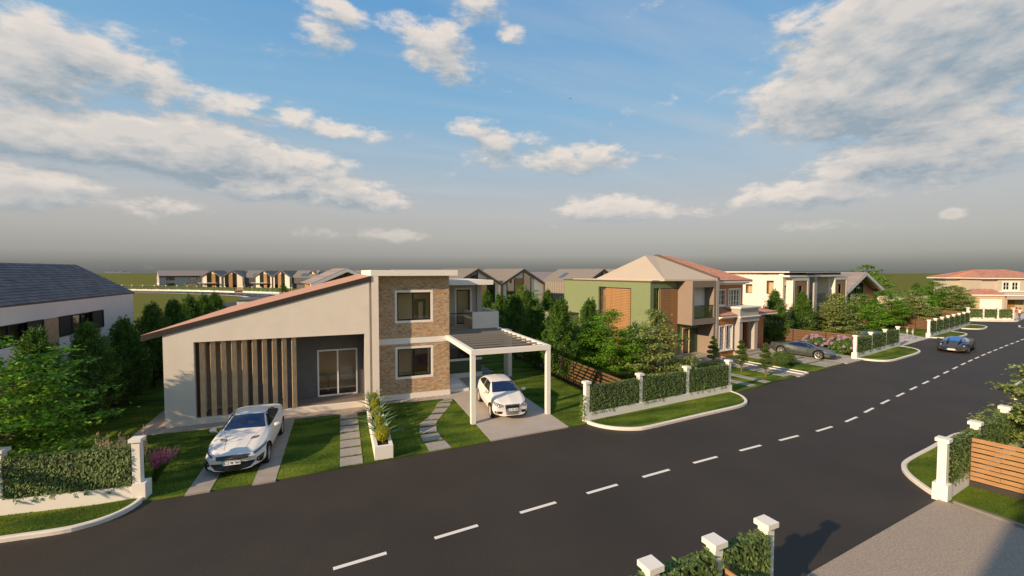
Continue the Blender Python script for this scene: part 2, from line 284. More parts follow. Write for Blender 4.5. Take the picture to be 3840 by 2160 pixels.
# ------------------------------------------------------------------ mesh helpers
class MB:
    def __init__(s): s.v = []; s.f = []; s.m = []
    def add(s, vs, fs, mi=0):
        o = len(s.v); s.v += [tuple(v) for v in vs]
        for f in fs: s.f.append(tuple(i + o for i in f)); s.m.append(mi)
    def box(s, x0, x1, y0, y1, z0, z1, mi=0):
        s.add([(x0, y0, z0), (x1, y0, z0), (x1, y1, z0), (x0, y1, z0), (x0, y0, z1), (x1, y0, z1), (x1, y1, z1), (x0, y1, z1)],
              [(0, 3, 2, 1), (4, 5, 6, 7), (0, 1, 5, 4), (1, 2, 6, 5), (2, 3, 7, 6), (3, 0, 4, 7)], mi)
    def prism_xz(s, pts, y0, y1, mi=0):           # polygon in the xz plane extruded along y (pts counter-clockwise seen from -y)
        n = len(pts)
        s.add([(x, y0, z) for x, z in pts] + [(x, y1, z) for x, z in pts],
              [tuple(range(n)), tuple(range(2 * n - 1, n - 1, -1))] + [(i, i + n, (i + 1) % n + n, (i + 1) % n) for i in range(n)], mi)
    def prism_yz(s, pts, x0, x1, mi=0):
        n = len(pts)
        s.add([(x0, y, z) for y, z in pts] + [(x1, y, z) for y, z in pts],
              [tuple(range(n - 1, -1, -1)), tuple(range(n, 2 * n))] + [((i + 1) % n, (i + 1) % n + n, i + n, i) for i in range(n)], mi)
    def poly(s, pts, z0, z1, mi=0):               # ground polygon with a thickness, counter-clockwise
        n = len(pts)
        s.add([(x, y, z0) for x, y in pts] + [(x, y, z1) for x, y in pts],
              [tuple(range(n - 1, -1, -1)), tuple(range(n, 2 * n))] + [(i, (i + 1) % n, (i + 1) % n + n, i + n) for i in range(n)], mi)
    def quad(s, a, b, c, d, mi=0): s.add([a, b, c, d], [(0, 1, 2, 3)], mi)
    def slab(s, a, b, c, d, t, mi=0):             # a quad given thickness t downwards along its normal
        A, B, Cc, D = map(Vector, (a, b, c, d)); nn = (B - A).cross(D - A).normalized() * t
        lo = [p - nn for p in (A, B, Cc, D)]
        s.add([A, B, Cc, D] + lo, [(0, 1, 2, 3), (7, 6, 5, 4), (0, 4, 5, 1), (1, 5, 6, 2), (2, 6, 7, 3), (3, 7, 4, 0)], mi)
    def tube(s, pts, rads, n=6, mi=0):
        rings = []; pts = [Vector(p) for p in pts]
        for i, p in enumerate(pts):
            d = (pts[min(i + 1, len(pts) - 1)] - pts[max(i - 1, 0)])
            d = d.normalized() if d.length > 1e-6 else Vector((0, 0, 1))
            a = d.cross(Vector((0, 0, 1)) if abs(d.z) < .9 else Vector((1, 0, 0))).normalized(); b = d.cross(a)
            r = rads[i] if hasattr(rads, '__len__') else rads
            rings.append([p + (a * math.cos(k * 2 * math.pi / n) + b * math.sin(k * 2 * math.pi / n)) * r for k in range(n)])
        o = len(s.v)
        for r in rings: s.v += [tuple(q) for q in r]
        for i in range(len(rings) - 1):
            for k in range(n):
                k2 = (k + 1) % n
                s.f.append((o + i * n + k, o + (i + 1) * n + k, o + (i + 1) * n + k2, o + i * n + k2)); s.m.append(mi)
        s.f.append(tuple(o + k for k in range(n))); s.m.append(mi)
        e = o + (len(rings) - 1) * n; s.f.append(tuple(e + k for k in range(n - 1, -1, -1))); s.m.append(mi)
    def wall_x(s, x0, x1, z0, z1, y0, y1, holes=(), mi=0):    # wall lying along x with rectangular openings (xa,xb,za,zb)
        xs = sorted({x0, x1, *[h[0] for h in holes], *[h[1] for h in holes]}); zs = sorted({z0, z1, *[h[2] for h in holes], *[h[3] for h in holes]})
        for i in range(len(xs) - 1):
            run = None
            for j in range(len(zs) - 1):
                cx, cz = (xs[i] + xs[i + 1]) / 2, (zs[j] + zs[j + 1]) / 2
                open_ = any(h[0] < cx < h[1] and h[2] < cz < h[3] for h in holes)
                if open_:
                    if run is not None: s.box(xs[i], xs[i + 1], y0, y1, run, zs[j], mi); run = None
                elif run is None: run = zs[j]
            if run is not None: s.box(xs[i], xs[i + 1], y0, y1, run, z1, mi)
    def wall_y(s, y0, y1, z0, z1, x0, x1, holes=(), mi=0):
        o = len(s.v); s.wall_x(y0, y1, z0, z1, x0, x1, holes, mi)
        s.v[o:] = [(b, a, c) for a, b, c in s.v[o:]]
        k = len(s.f)
        for i in range(k - 1, -1, -1):
            if min(s.f[i]) < o: break
            s.f[i] = s.f[i][::-1]
    def mesh(s, name, mats, smooth=False):
        me = bpy.data.meshes.new(name); me.from_pydata(s.v, [], s.f)
        for m in (mats if isinstance(mats, (list, tuple)) else [mats]): me.materials.append(m)
        if any(s.m): me.polygons.foreach_set('material_index', s.m)
        if smooth: me.polygons.foreach_set('use_smooth', [True] * len(s.f))
        me.update(); return me
    def build(s, name, mats, parent=None, kind=None, smooth=False):
        return link(name, s.mesh(name, mats, smooth), parent, kind)
def link(name, me, parent=None, kind=None):
    o = bpy.data.objects.new(name, me); COL.objects.link(o)
    if parent: o.parent = parent
    if kind: o['kind'] = kind
    return o
def part(name, m, parent, fn=None, kind=None, smooth=False, **k):
    b = MB(); fn(b); return b.build(name, m, parent, kind, smooth)
def bx(name, m, parent, *a, kind=None):
    b = MB(); b.box(*a); return b.build(name, m, parent, kind)
def thing(name, label, cat, loc=(0, 0, 0), rz=0., group=None):
    o = bpy.data.objects.new(name, None); COL.objects.link(o); o.empty_display_size = .3
    o.location = loc; o.rotation_euler = (0, 0, rz); o['label'] = label; o['category'] = cat
    if group: o['group'] = group
    return o
def tag(o, label, cat, group=None):
    o['label'] = label; o['category'] = cat
    if group: o['group'] = group
    return o
def kids(o, table={}):
    return list(o.children)
def copy_tree(o, parent=None):
    c = o.copy(); COL.objects.link(c)
    if parent: c.parent = parent
    for ch in CH.get(o.name, []): CH.setdefault(c.name, []).append(copy_tree(ch, c))
    return c
CH = {}
def register(root):
    for ch in [q for q in bpy.data.objects if q.parent == root]:
        CH.setdefault(root.name, []).append(ch); register(ch)
def place(proto, loc, rz=0., sc=1., label=None, first=[set()]):
    if proto.name not in CH: register(proto)
    if proto.name not in first[0]: o = proto; first[0].add(proto.name)
    else: o = copy_tree(proto)
    o.location = loc; o.rotation_euler = (0, 0, rz); o.scale = (sc, sc, sc) if isinstance(sc, (int, float)) else sc
    if label: o['label'] = label
    return o
def cards(P, N, U, L, Wd, fold=.0):
    """numpy leaf cards: centre P, normal N, long axis U, length L, width Wd -> 4-point diamond leaves"""
    N = N / np.linalg.norm(N, axis=1, keepdims=True); U = U - (U * N).sum(1, keepdims=True) * N
    U = U / (np.linalg.norm(U, axis=1, keepdims=True) + 1e-9); V = np.cross(N, U)
    L = np.asarray(L)[:, None] if np.ndim(L) else L; Wd = np.asarray(Wd)[:, None] if np.ndim(Wd) else Wd
    a = P - U * L * .5; c = P + U * L * .5; b = P + V * Wd * .5 + N * fold - U * L * .08; d = P - V * Wd * .5 + N * fold - U * L * .08
    return np.stack([a, b, c, d], 1).reshape(-1, 3)
def cardmesh(name, V, m):
    n = len(V) // 4; me = bpy.data.meshes.new(name); me.vertices.add(n * 4); me.vertices.foreach_set('co', V.astype(np.float32).ravel())
    me.loops.add(n * 4); me.polygons.add(n)
    me.loops.foreach_set('vertex_index', np.arange(n * 4, dtype=np.int32))
    me.polygons.foreach_set('loop_start', np.arange(0, n * 4, 4, dtype=np.int32))
    me.materials.append(m); me.update(calc_edges=True); return me

# ------------------------------------------------------------------ ground, road, lawns
gm = MB(); N_ = 96; gm.v = [(1800 * math.cos(2 * math.pi * k / N_), 1800 * math.sin(2 * math.pi * k / N_), -.03) for k in range(N_)]; gm.f = [tuple(range(N_))]; gm.m = [0]
gm.build('ground', field_m, kind='structure')
road = MB(); road.add([(-60, 2, 0), (9, 2, 0), (16.3, 5, 0), (26, 6, 0), (110, 22, 0), (112, 40, 0), (80, 36, 0), (64, 29, 0), (40, 24, 0), (9, 18, 0), (-60, 18, 0)], [tuple(range(11))])
road_o = road.build('road', asphalt, kind='structure')
mk = MB(); mk.box(-.59, .59, -.055, .055, .004, .008); mkm = mk.mesh('lane_marking', white)
DASH = [(-4.4, 9.9), (-2.05, 10.15), (.33, 10.4), (2.68, 10.68), (5.12, 10.95), (7.4, 11.18), (9.64, 11.41), (11.96, 11.6), (14.36, 11.77), (16.66, 11.92), (19.03, 12.07),
        (21.4, 12.42), (23.6, 12.94), (25.89, 13.48), (28.16, 13.97), (30.42, 14.48), (32.7, 14.98), (34.99, 15.5), (37.27, 16.02), (39.53, 16.52), (41.78, 17.02), (43.8, 17.46),
        (45.77, 17.87), (47.78, 18.29), (49.73, 18.68), (51.7, 19.06), (53.75, 19.47), (55.73, 19.86), (57.76, 20.23), (59.96, 20.64), (62.1, 21.05), (64.2, 21.45)]
for i, (x, y) in enumerate(DASH):
    a, b = DASH[max(i - 1, 0)], DASH[min(i + 1, len(DASH) - 1)]
    o = link('lane_marking', mkm, road_o); o.location = (x, y, 0); o.rotation_euler = (0, 0, math.atan2(b[1] - a[1], b[0] - a[0]))
for x, y, r, s in ((77.0, 26.4, .35, 1.7), (75.2, 25.6, 1.25, .6), (76.4, 24.9, -.15, 1.8), (82.5, 27.6, .2, 1.8)):
    o = link('lane_marking', mkm, road_o); o.location = (x, y, 0); o.rotation_euler = (0, 0, r); o.scale = (s, 1.6, 1)
lw = MB(); lw.poly([(-60, 15.6), (-7.9, 15.6), (-5.44, 15.42), (-2.58, 15.46), (5.39, 15.98), (8.98, 16.2), (12.5, 16.62), (19.95, 17.5), (23.6, 18.2), (27.14, 18.95), (32.5, 19.97), (36.3, 20.8),
                      (45.9, 22.86), (54.5, 24.81), (70.6, 28.6), (76, 31.5), (79, 32), (83.7, 29.5), (100, 33), (100, 50), (30, 62), (-60, 62)], -.01, .035)
lw.build('lawn', lawn_m, kind='structure')
lw = MB(); lw.poly([(-60, -20), (8.8, -20), (9.0, 5.75), (3, 5.35), (-60, 4.4)], -.01, .035); lw.build('near_lawn', lawn_m, kind='structure')
lw = MB(); lw.poly([(16.42, -20), (100, -20), (100, 22.3), (60, 15.6), (36, 10.9), (30, 9.3), (22.5, 7.95), (16.25, 6.9)], -.01, .035); lw.build('right_lawn', lawn_m, kind='structure')
pv = MB(); pv.poly([(9.0, -20), (16.42, -20), (16.36, 5.4), (16.22, 7.02), (9.46, 6.27)], -.01, .04); pv.build('pavement', exposed, kind='structure')
kb = MB(); kb.poly([(16.40, -20), (16.56, -20), (16.50, 5.4), (16.36, 6.74), (16.28, 6.74), (16.34, 5.4)], 0, .10); kb.build('garden_kerb', kerbdark, kind='structure')

def offset_poly(pts, d):
    out = []
    for i, p in enumerate(pts):
        a = pts[max(i - 1, 0)]; b = pts[min(i + 1, len(pts) - 1)]
        t = Vector((b[0] - a[0], b[1] - a[1])).normalized(); out.append((p[0] - t.y * d, p[1] + t.x * d))
    return out
def smooth(pts, it=2):
    for _ in range(it):
        q = [pts[0]]
        for a, b in zip(pts, pts[1:]): q += [(a[0] * .75 + b[0] * .25, a[1] * .75 + b[1] * .25), (a[0] * .25 + b[0] * .75, a[1] * .25 + b[1] * .75)]
        q.append(pts[-1]); pts = q
    return pts
VERGES = []
def verge(pts, side, w=.15, h=.12):
    """a kerbed grass verge: pts = outer kerb line, ends at the wall behind; side=+1 when the grass lies left of the line"""
    pts = smooth(pts); inn = offset_poly(pts, w * side); r = w * .35
    k = MB(); mid1 = offset_poly(pts, w * .18 * side); mid2 = offset_poly(pts, w * .82 * side); n = len(pts)
    rings = [[(*p, 0) for p in pts], [(*p, h * .8) for p in pts], [(*p, h) for p in mid1], [(*p, h) for p in mid2], [(*p, h * .8) for p in inn], [(*p, 0) for p in inn]]
    vs = [v for rr in rings for v in rr]; fs = []
    for a in range(5):
        for i in range(n - 1):
            f = (a * n + i, a * n + i + 1, (a + 1) * n + i + 1, (a + 1) * n + i); fs.append(f if side > 0 else f[::-1])
    k.add(vs, fs); o = k.build('kerb', kerbm, kind='structure')
    g = MB(); p = inn if side > 0 else inn[::-1]; g.poly(p, 0, h * .8); g.build('verge', lawn_m, kind='structure'); VERGES.append(inn)
verge([(9.96, 16.36), (10.1, 15.87), (10.49, 15.35), (10.98, 15.02), (11.49, 14.82), (11.91, 14.76), (13.62, 14.97), (15.52, 15.2), (17.56, 15.41), (18.32, 15.53), (18.8, 15.68), (19.2, 15.95), (19.51, 16.29), (19.78, 16.74), (19.93, 17.2), (19.95, 17.59)], 1)
verge([(-30, 14.6), (-12, 14.5), (-7.93, 14.37), (-6.7, 14.26), (-6.27, 14.38), (-5.98, 14.5), (-5.72, 14.72), (-5.54, 15.02), (-5.46, 15.3), (-5.44, 15.55)], 1)
verge([(16.23, 7.03), (16.41, 7.39), (16.74, 7.85), (17.05, 8.22), (17.39, 8.51), (17.72, 8.71), (18.17, 8.88), (19.25, 9.06), (20.48, 9.23), (21.99, 9.5), (23.21, 9.66), (23.9, 9.55), (24.4, 9.2), (24.6, 8.4)], -1)
verge([(36.4, 20.9), (36.58, 20.5), (36.8, 19.9), (37.73, 19.35), (40.0, 19.75), (43.18, 20.36), (44.5, 20.75), (45.4, 21.35), (45.9, 22.1), (45.95, 22.9)], 1)
verge([(54.9, 24.85), (55.58, 24.3), (57, 24.0), (58.86, 24.14), (61.2, 24.62), (62.2, 25.3), (62.5, 26.5)], 1)
verge([(67.0, 27.6), (67.3, 26.9), (68.42, 26.3), (71.0, 26.9), (72.4, 27.5), (72.9, 28.3), (72.9, 29.1)], 1)
verge([(34.0, 10.55), (34.5, 11.3), (35.2, 12.1), (35.9, 12.55), (37.5, 12.8), (42, 13.7), (44, 13.6), (44.6, 12.6)], -1)
verge([(78.6, 31.6), (79.3, 30.9), (81, 29.8), (83.0, 28.8), (84, 28.9)], 1)

# paved strips and paths of the first garden
for a, b, y1 in ((-4.42, -3.79, 21.6), (-2.67, -2.03, 21.6)):
    p = MB(); p.poly([(a, 15.36), (b, 15.38), (b, y1), (a, y1)], 0, .05); p.build('driveway_strip', concrete, kind='structure')
p = MB(); p.poly([(-7.95, 21.6), (-.13, 21.5), (-.13, 20.77), (.62, 20.77), (.62, 21.5), (1.36, 21.5), (1.36, 22.31), (-7.03, 22.31), (-7.03, 40), (-7.95, 40)], 0, .052); p.build('patio', concrete, kind='structure')
p = MB(); p.poly([(5.39, 15.97), (8.98, 16.2), (8.98, 26.6), (5.39, 26.6), (5.39, 22.9), (5.1, 22.9), (5.2, 22.2), (5.39, 21.9)], 0, .052); p.build('carport_driveway', mat('driveway_concrete', (.43, .365, .30), .9, .07, 1.2, .2, 60), kind='structure')
path = MB(); path.poly([(-.14, 15.62), (.64, 15.68), (.64, 20.7), (-.14, 20.7)], 0, .036); path = path.build('garden_path', lawn_m, kind='structure')
sm = MB(); sm.box(-.37, .37, -.345, .345, .02, .055); smm = sm.mesh('stepping_stone', paving)
for i in range(6):
    o = link('stepping_stone', smm, path); o.location = (.25, 20.23 - i * .84, 0); o.rotation_euler = (0, 0, rnd.uniform(-.008, .008))
path2 = MB(); path2.poly([(3.2, 15.86), (3.9, 15.9), (4.0, 16.4), (3.3, 16.4)], 0, .036); path2 = path2.build('curved_garden_path', lawn_m, kind='structure')
PS = [(5.05, 22.12, .62, .30, .12), (4.86, 21.85, .60, .40, .0), (4.67, 21.22, .62, .46, .02), (4.46, 20.38, .60, .56, .03), (4.13, 19.92, .0, .0, 0)]
STN = [[(4.75, 21.90), (5.3, 21.92), (5.52, 22.13), (4.92, 22.16)], [(4.47, 21.62), (5.16, 21.58), (5.3, 21.82), (4.66, 21.80)], [(4.22, 20.98), (4.90, 20.88), (5.07, 21.33), (4.42, 21.46)],
       [(3.86, 20.10), (4.47, 20.05), (4.78, 20.60), (4.16, 20.70)], [(3.41, 19.30), (4.04, 19.24), (4.36, 19.82), (3.78, 19.88)], [(3.05, 18.56), (3.76, 18.56), (3.94, 19.06), (3.28, 19.12), (3.12, 18.9)],
       [(2.92, 17.72), (3.62, 17.72), (3.73, 18.37), (3.00, 18.33)], [(2.90, 16.82), (3.66, 16.84), (3.64, 17.52), (2.92, 17.50)], [(2.96, 15.83), (3.80, 15.88), (3.70, 16.62), (2.94, 16.60)]]
for q in STN:
    cx = sum(a for a, b in q) / len(q); cy = sum(b for a, b in q) / len(q)
    m_ = MB(); m_.poly([(a - cx, b - cy) for a, b in q], .02, .055); o = m_.build('stepping_stone', paving, path2); o.location = (cx, cy, 0)
back = MB(); back.poly([(8.95, 26.7), (9.75, 26.7), (9.75, 36), (8.2, 36), (8.2, 27)], 0, .037); back = back.build('back_garden_path', lawn_m, kind='structure')
for i in range(7):
    o = link('stepping_stone', smm, back); o.location = (8.95 - i * .06, 27.2 + i * .85, 0)
pb = MB(); rr = random.Random(3)
for i in range(2600):
    x = rr.uniform(1.75, 5.3); y = 22.62 + rr.uniform(-.24, .24) - (x - 3.5) * .0; s = rr.uniform(.012, .03)
    a = rr.uniform(0, 3.14); c_, s_ = math.cos(a) * s, math.sin(a) * s
    pb.add([(x + c_, y + s_, .035), (x - s_, y + c_, .035), (x - c_, y - s_, .035), (x + s_, y - c_, .035), (x, y, .04 + s * .9)], [(0, 1, 4), (1, 2, 4), (2, 3, 4), (3, 0, 4)])
pbo = MB(); pbo.poly([(1.72, 22.38), (5.2, 22.2), (5.1, 22.9), (1.72, 22.9)], 0, .04); pbo = pbo.build('pebble_bed', pebble, kind='structure')
pb.build('pebbles', pebble, pbo, kind='stuff')

# second garden: long slabs, chequered slabs, bordered pebble strip, patio squares (its axes are turned 9.5 degrees)
A2 = R(9.5); O2 = (26.95, 25.1)
def L2(x, y): return (O2[0] + x * math.cos(A2) - y * math.sin(A2), O2[1] + x * math.sin(A2) + y * math.cos(A2))
def rect2(name, m, x0, x1, y0, y1, h=.05, parent=None):
    p = MB(); p.poly([L2(x0, y0), L2(x1, y0), L2(x1, y1), L2(x0, y1)], 0, h); return p.build(name, m, parent, None if parent else 'structure')
front_path = rect2('front_garden_path', lawn_m, -6.4, -.35, -6.12, .0, .036)
def gardenslab(x0, x1, y0, y1): rect2('paving_slab', paving, x0, x1, y0, y1, .052, front_path)
gardenslab(-4.55, -3.95, -6.1, -4.2); gardenslab(-4.55, -3.95, -4.14, -2.2)
gardenslab(-6.1, -5.5, -6.1, -5.0); gardenslab(-6.1, -5.5, -4.94, -3.4)
for j in range(6):
    y1 = -.75 - j * .95
    gardenslab(-1.1, -.42, y1 - .85, y1); 
    if j < 5: gardenslab(-1.95, -1.2, y1 - 1.3, y1 - .5)
rect2('entrance_slab', concrete, -6.2, -.35, -.6, 1.3, .054)
border = rect2('bordered_pebble_strip', mat('strip_pebbles', (.30, .24, .205), .9, .4, 26, .6, 60), -.32, .42, -6.1, -.05, .045)
for a in ((-.36, -.31, -6.1, -.1), (.40, .45, -6.15, 0.)): rect2('strip_edge', white, *a, .09, border)
rect2('strip_edge', white, -.31, .40, -6.15, -6.10, .09, border)
patio2 = rect2('square_slab_patio', lawn_m, 1.4, 6.05, -5.9, -.75, .036)
for i in range(3):
    for j in range(4):
        if i == 0 and j > 1: continue
        rect2('paving_slab', paving, 2.3 + i * 1.22, 3.42 + i * 1.22, -1.9 - j * 1.33, -.76 - j * 1.33 if j else -.8, .052, patio2)
rect2('sports_car_driveway', mat('driveway_concrete', (.43, .365, .30)), 6.1, 9.55, -6.1, 6, .052)
p = MB(); p.poly([(45.97, 22.9), (54.5, 24.8), (55.9, 28.0), (54.6, 33.0), (43.8, 33)], 0, .05); p.build('wide_driveway', mat('pale_concrete', (.52, .455, .385), .9, .06, 1.5), kind='structure')
p = MB(); p.poly([(84, 29), (100, 32.6), (99, 38), (82.5, 34)], 0, .05); p.build('far_forecourt', mat('pale_concrete', (.52, .455, .385)), kind='structure')

# distant loop road behind the houses
def band(name, m, left, right, z):
    b = MB(); n = len(left); b.add([(*p, z) for p in left] + [(*p, z) for p in right], [(i, n + i, n + i + 1, i + 1)[::-1] for i in range(n - 1)]); return b.build(name, m, kind='structure')
LR = smooth([(-150, 206), (-90, 186), (-60.8, 170.2), (-49, 162.3), (-37.8, 151.9), (-25.9, 138), (-22.6, 131.8), (-19, 119), (-17, 100), (-16, 84)], 2)
band('loop_road', asphalt, LR, offset_poly(LR, 9.5), .0)
band('loop_road_pavement', kerbm, offset_poly(LR, -1.2), offset_poly(LR, .0), .03)
band('loop_road_far_pavement', kerbm, offset_poly(LR, 8.2), offset_poly(LR, 10.6), .03)
lm = offset_poly(LR, 4.4)
for i in range(0, len(lm) - 1, 1):
    (x0, y0), (x1, y1) = lm[i], lm[i + 1]; d = math.hypot(x1 - x0, y1 - y0); k = max(1, int(d / 3.6))
    for j in range(k):
        t = (j + .5) / k
        if y0 > 175 or y0 < 118: continue
        o = link('lane_marking', mkm, road_o); o.location = (x0 + (x1 - x0) * t, y0 + (y1 - y0) * t, .01); o.rotation_euler = (0, 0, math.atan2(y1 - y0, x1 - x0)); o.scale = (1.3, 2.2, 1)

# short grass blades that soften the edges of the nearer lawns
def blades(name, regions, dens, h, seed=1):
    rg = np.random.default_rng(seed); P = []
    for (x0, x1, y0, y1, z, test) in regions:
        n = int((x1 - x0) * (y1 - y0) * dens); q = np.stack([rg.uniform(x0, x1, n), rg.uniform(y0, y1, n), np.full(n, z)], 1)
        if test: q = q[np.array([test(a, b) for a, b in q[:, :2]], bool)]
        P.append(q)
    P = np.concatenate(P); n = len(P)
    a = rg.uniform(0, 6.28, n); w = rg.uniform(.006, .012, n); hh = rg.uniform(.6, 1.3, n) * h
    dx = np.stack([np.cos(a) * w, np.sin(a) * w, 0 * a], 1); tip = P + np.stack([rg.normal(0, .3, n) * hh, rg.normal(0, .3, n) * hh, hh], 1)
    V = np.stack([P - dx, P + dx, tip], 1).reshape(-1, 3)
    me = bpy.data.meshes.new(name); me.vertices.add(3 * n); me.vertices.foreach_set('co', V.astype(np.float32).ravel()); me.loops.add(3 * n); me.polygons.add(n)
    me.loops.foreach_set('vertex_index', np.arange(3 * n, dtype=np.int32)); me.polygons.foreach_set('loop_start', np.arange(0, 3 * n, 3, dtype=np.int32))
    me.materials.append(grassb); me.update(calc_edges=True)
    o = link(name, me); o['kind'] = 'stuff'; return o
def roadedge(x): return float(np.interp(x, [-60, -7.9, -5.44, -2.58, 5.39, 8.98, 12.5, 19.95, 27.14], [15.6, 15.6, 15.42, 15.46, 15.98, 16.2, 16.62, 17.5, 18.95]))
def in1(x, y):
    if y < roadedge(x) + .015 or y > 22.3: return False
    if -4.42 < x < -3.79 or -2.67 < x < -2.03: return False
    if -.13 < x < .62 and ((20.65 - y) % .84 < .70): return False
    if y > 21.55 and x < 1.36: return False
    if x > 5.36 - .0 and x < 8.99: return False
    if y > 22.2 and x < 5.3: return False
    for q in STN:
        ins = True
        for (ax, ay), (b_x, b_y) in zip(q, q[1:] + q[:1]):
            if (b_x - ax) * (y - ay) - (b_y - ay) * (x - ax) < 0: ins = False; break
        if ins: return False
    return True
blades('grass', [(-9.5, 9.9, 15.4, 22.25, .03, in1), (9.0, 12.5, 16.3, 25, .03, None), (-10.5, -8, 22.2, 27, .03, None)], 420, .045)
blades('verge_grass', [(-11, -5.6, 14.45, 15.5, .09, lambda x, y: y < 15.5 and y > 14.55 and (x < -6.3 or y > 14.6 + (x + 6.3) * .9)),
                       (10.4, 19.7, 14.95, 17.3, .09, lambda x, y: y > 14.98 + (x - 11.9) * .085 and y < 16.3 + (x - 9.96) * .121 and (x > 11.6 or y > 15.0 + (11.6 - x) * .45) and (x < 18.6 or y > 15.7 + (x - 18.6) * 1.1)),
                       (16.5, 23.5, 7.1, 9.3, .09, lambda x, y: y > 7.0 + (x - 16.2) * .13 and y < 8.6 + (x - 17.6) * .15 and y < 7.3 + (x - 16.5) * 1.1),
                       (16.6, 19, 2.5, 7, .03, lambda x, y: x < 18.1 + (7 - y) * .27)], 420, .045, 2)

# ------------------------------------------------------------------ ivy-covered walls with posts
ivy_cache = {}
def ivy(L, H=1.12, T=.26, dens=300, size=.085):
    """leaf shell of a clipped ivy panel, x 0..L, y 0..T, z 0..H"""
    key = (round(L, 1), dens, size)
    if key in ivy_cache: return ivy_cache[key]
    rg = np.random.default_rng(len(ivy_cache) + 5)
    Ps, Ns, Us = [], [], []
    for face, area in (('f', L * H), ('b', L * H * .5), ('t', L * T * 1.6), ('l', T * H), ('r', T * H)):
        n = int(area * dens); u = rg.random(n); v = rg.random(n); bul = rg.normal(0, .018, n)
        if face == 'f': p = np.stack([u * L, -.01 - abs(bul), v * H], 1); nn = (0, -1, .45)
        elif face == 'b': p = np.stack([u * L, T + abs(bul), v * H], 1); nn = (0, 1, .45)
        elif face == 't': p = np.stack([u * L, v * T, H + bul + .02], 1); nn = (0, -.1, 1)
        elif face == 'l': p = np.stack([0 - abs(bul), u * T, v * H], 1); nn = (-1, 0, .4)
        else: p = np.stack([L + abs(bul), u * T, v * H], 1); nn = (1, 0, .4)
        Ps.append(p); Ns.append(np.array(nn) + rg.normal(0, .28, (n, 3)))
        Us.append(np.array((0, 0, -1.)) + rg.normal(0, .45, (n, 3)) if face != 't' else rg.normal(0, 1, (n, 3)))
    # a few strands hanging over the plinth
    k = int(L * 16); hx = np.repeat(rg.random(max(k // 5, 1)) * L, 5) + rg.normal(0, .03, max(k // 5, 1) * 5); n = len(hx)
    Ps.append(np.stack([hx, np.full(n, -.035), -rg.random(n) * .13], 1)); Ns.append(np.array((0, -1, .3)) + rg.normal(0, .3, (n, 3))); Us.append(np.array((0, 0, -1.)) + rg.normal(0, .5, (n, 3)))
    P = np.concatenate(Ps); N = np.concatenate(Ns); U = np.concatenate(Us); n = len(P)
    V = cards(P, N, U, rg.uniform(.7, 1.35, n) * size, rg.uniform(.42, .6, n) * size, -.006)
    me = cardmesh('ivy_panel', V, lf_hedge); ivy_cache[key] = me; return me
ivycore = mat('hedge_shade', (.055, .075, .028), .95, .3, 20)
def hedge_wall(p0, p1, posts, label, dens=300, size=.085, pedestal=False, group='ivy hedge walls along the street', ivend=False):
    dx, dy = p1[0] - p0[0], p1[1] - p0[1]; L = math.hypot(dx, dy); t = thing('hedge_wall', label, 'hedge wall', (*p0, 0), math.atan2(dy, dx), group)
    bx('plinth', white, t, 0, L, 0, .28, 0, .45)
    if pedestal: bx('pedestal', white, t, -.06, .30, -.03, .31, 0, .50)
    for i, x in enumerate(posts):
        pm = bx('post', white, t, x - .1, x + .1, .04, .24, .45 if not (pedestal and i == 0) else .5, 1.73)
        bx('cap', white, pm, x - .155, x + .155, -.015, .295, 1.73, 1.83)
    xs = list(posts)
    for a, b in zip(xs, xs[1:]):
        o = link('ivy_panel', ivy(b - a - .2, dens=dens, size=size), t); o.location = (a + .1, .01, .46); o['kind'] = 'stuff'
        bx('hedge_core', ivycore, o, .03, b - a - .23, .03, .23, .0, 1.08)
    if ivend:
        o = link('ivy_panel', ivy(.1, dens=dens, size=size), t); o.location = (-.14, .0, .1); o['kind'] = 'stuff'
    return t
hedge_wall((9.95, 16.36), (19.93, 17.57), [.12, 3.3, 6.55, 9.9], 'long ivy hedge on a white wall behind the kerbed verge, in front of the green house', 340, .075, ivend=True)
hedge_wall((-15.2, 16.62), (-5.43, 15.53), [.2, 3.3, 6.45, 9.62], 'ivy hedge wall at the lower left below the bright-leaved tree', 420, .075)
bx('pedestal', white, bpy.data.objects['hedge_wall.001'], 9.53, 9.86, -.03, .33, 0, .52)
hedge_wall((16.24, 6.86), (24.6, 8.1), [.12, 2.9, 6.1, 8.2], 'ivy hedge wall with a tall white gatepost at the right, ending at the wooden fence', 420, .085, True)
hedge_wall((1.7, 5.42), (7.78, 5.78), [.10, 1.55, 3.07, 4.58, 6.0], 'nearest ivy hedge with three white post caps at the bottom edge of the photo', 620, .10, group='ivy hedge walls along the street')
hedge_wall((36.3, 20.85), (45.9, 22.93), [.15, 3.3, 6.5, 9.7], 'ivy hedge wall between the pink hydrangea and the wide driveway', 150, .11, True)
hedge_wall((54.8, 24.9), (72.0, 28.85), [.15, 2.55, 5.1, 7.6, 10.1, 12.6, 15.0, 17.4], 'long ivy hedge wall with eight posts behind the dark car', 90, .14, True)
hedge_wall((78.9, 31.9), (83.65, 29.2), [.1, 1.9, 3.6, 5.4], 'farthest ivy hedge wall beside the strolling couple', 70, .15)

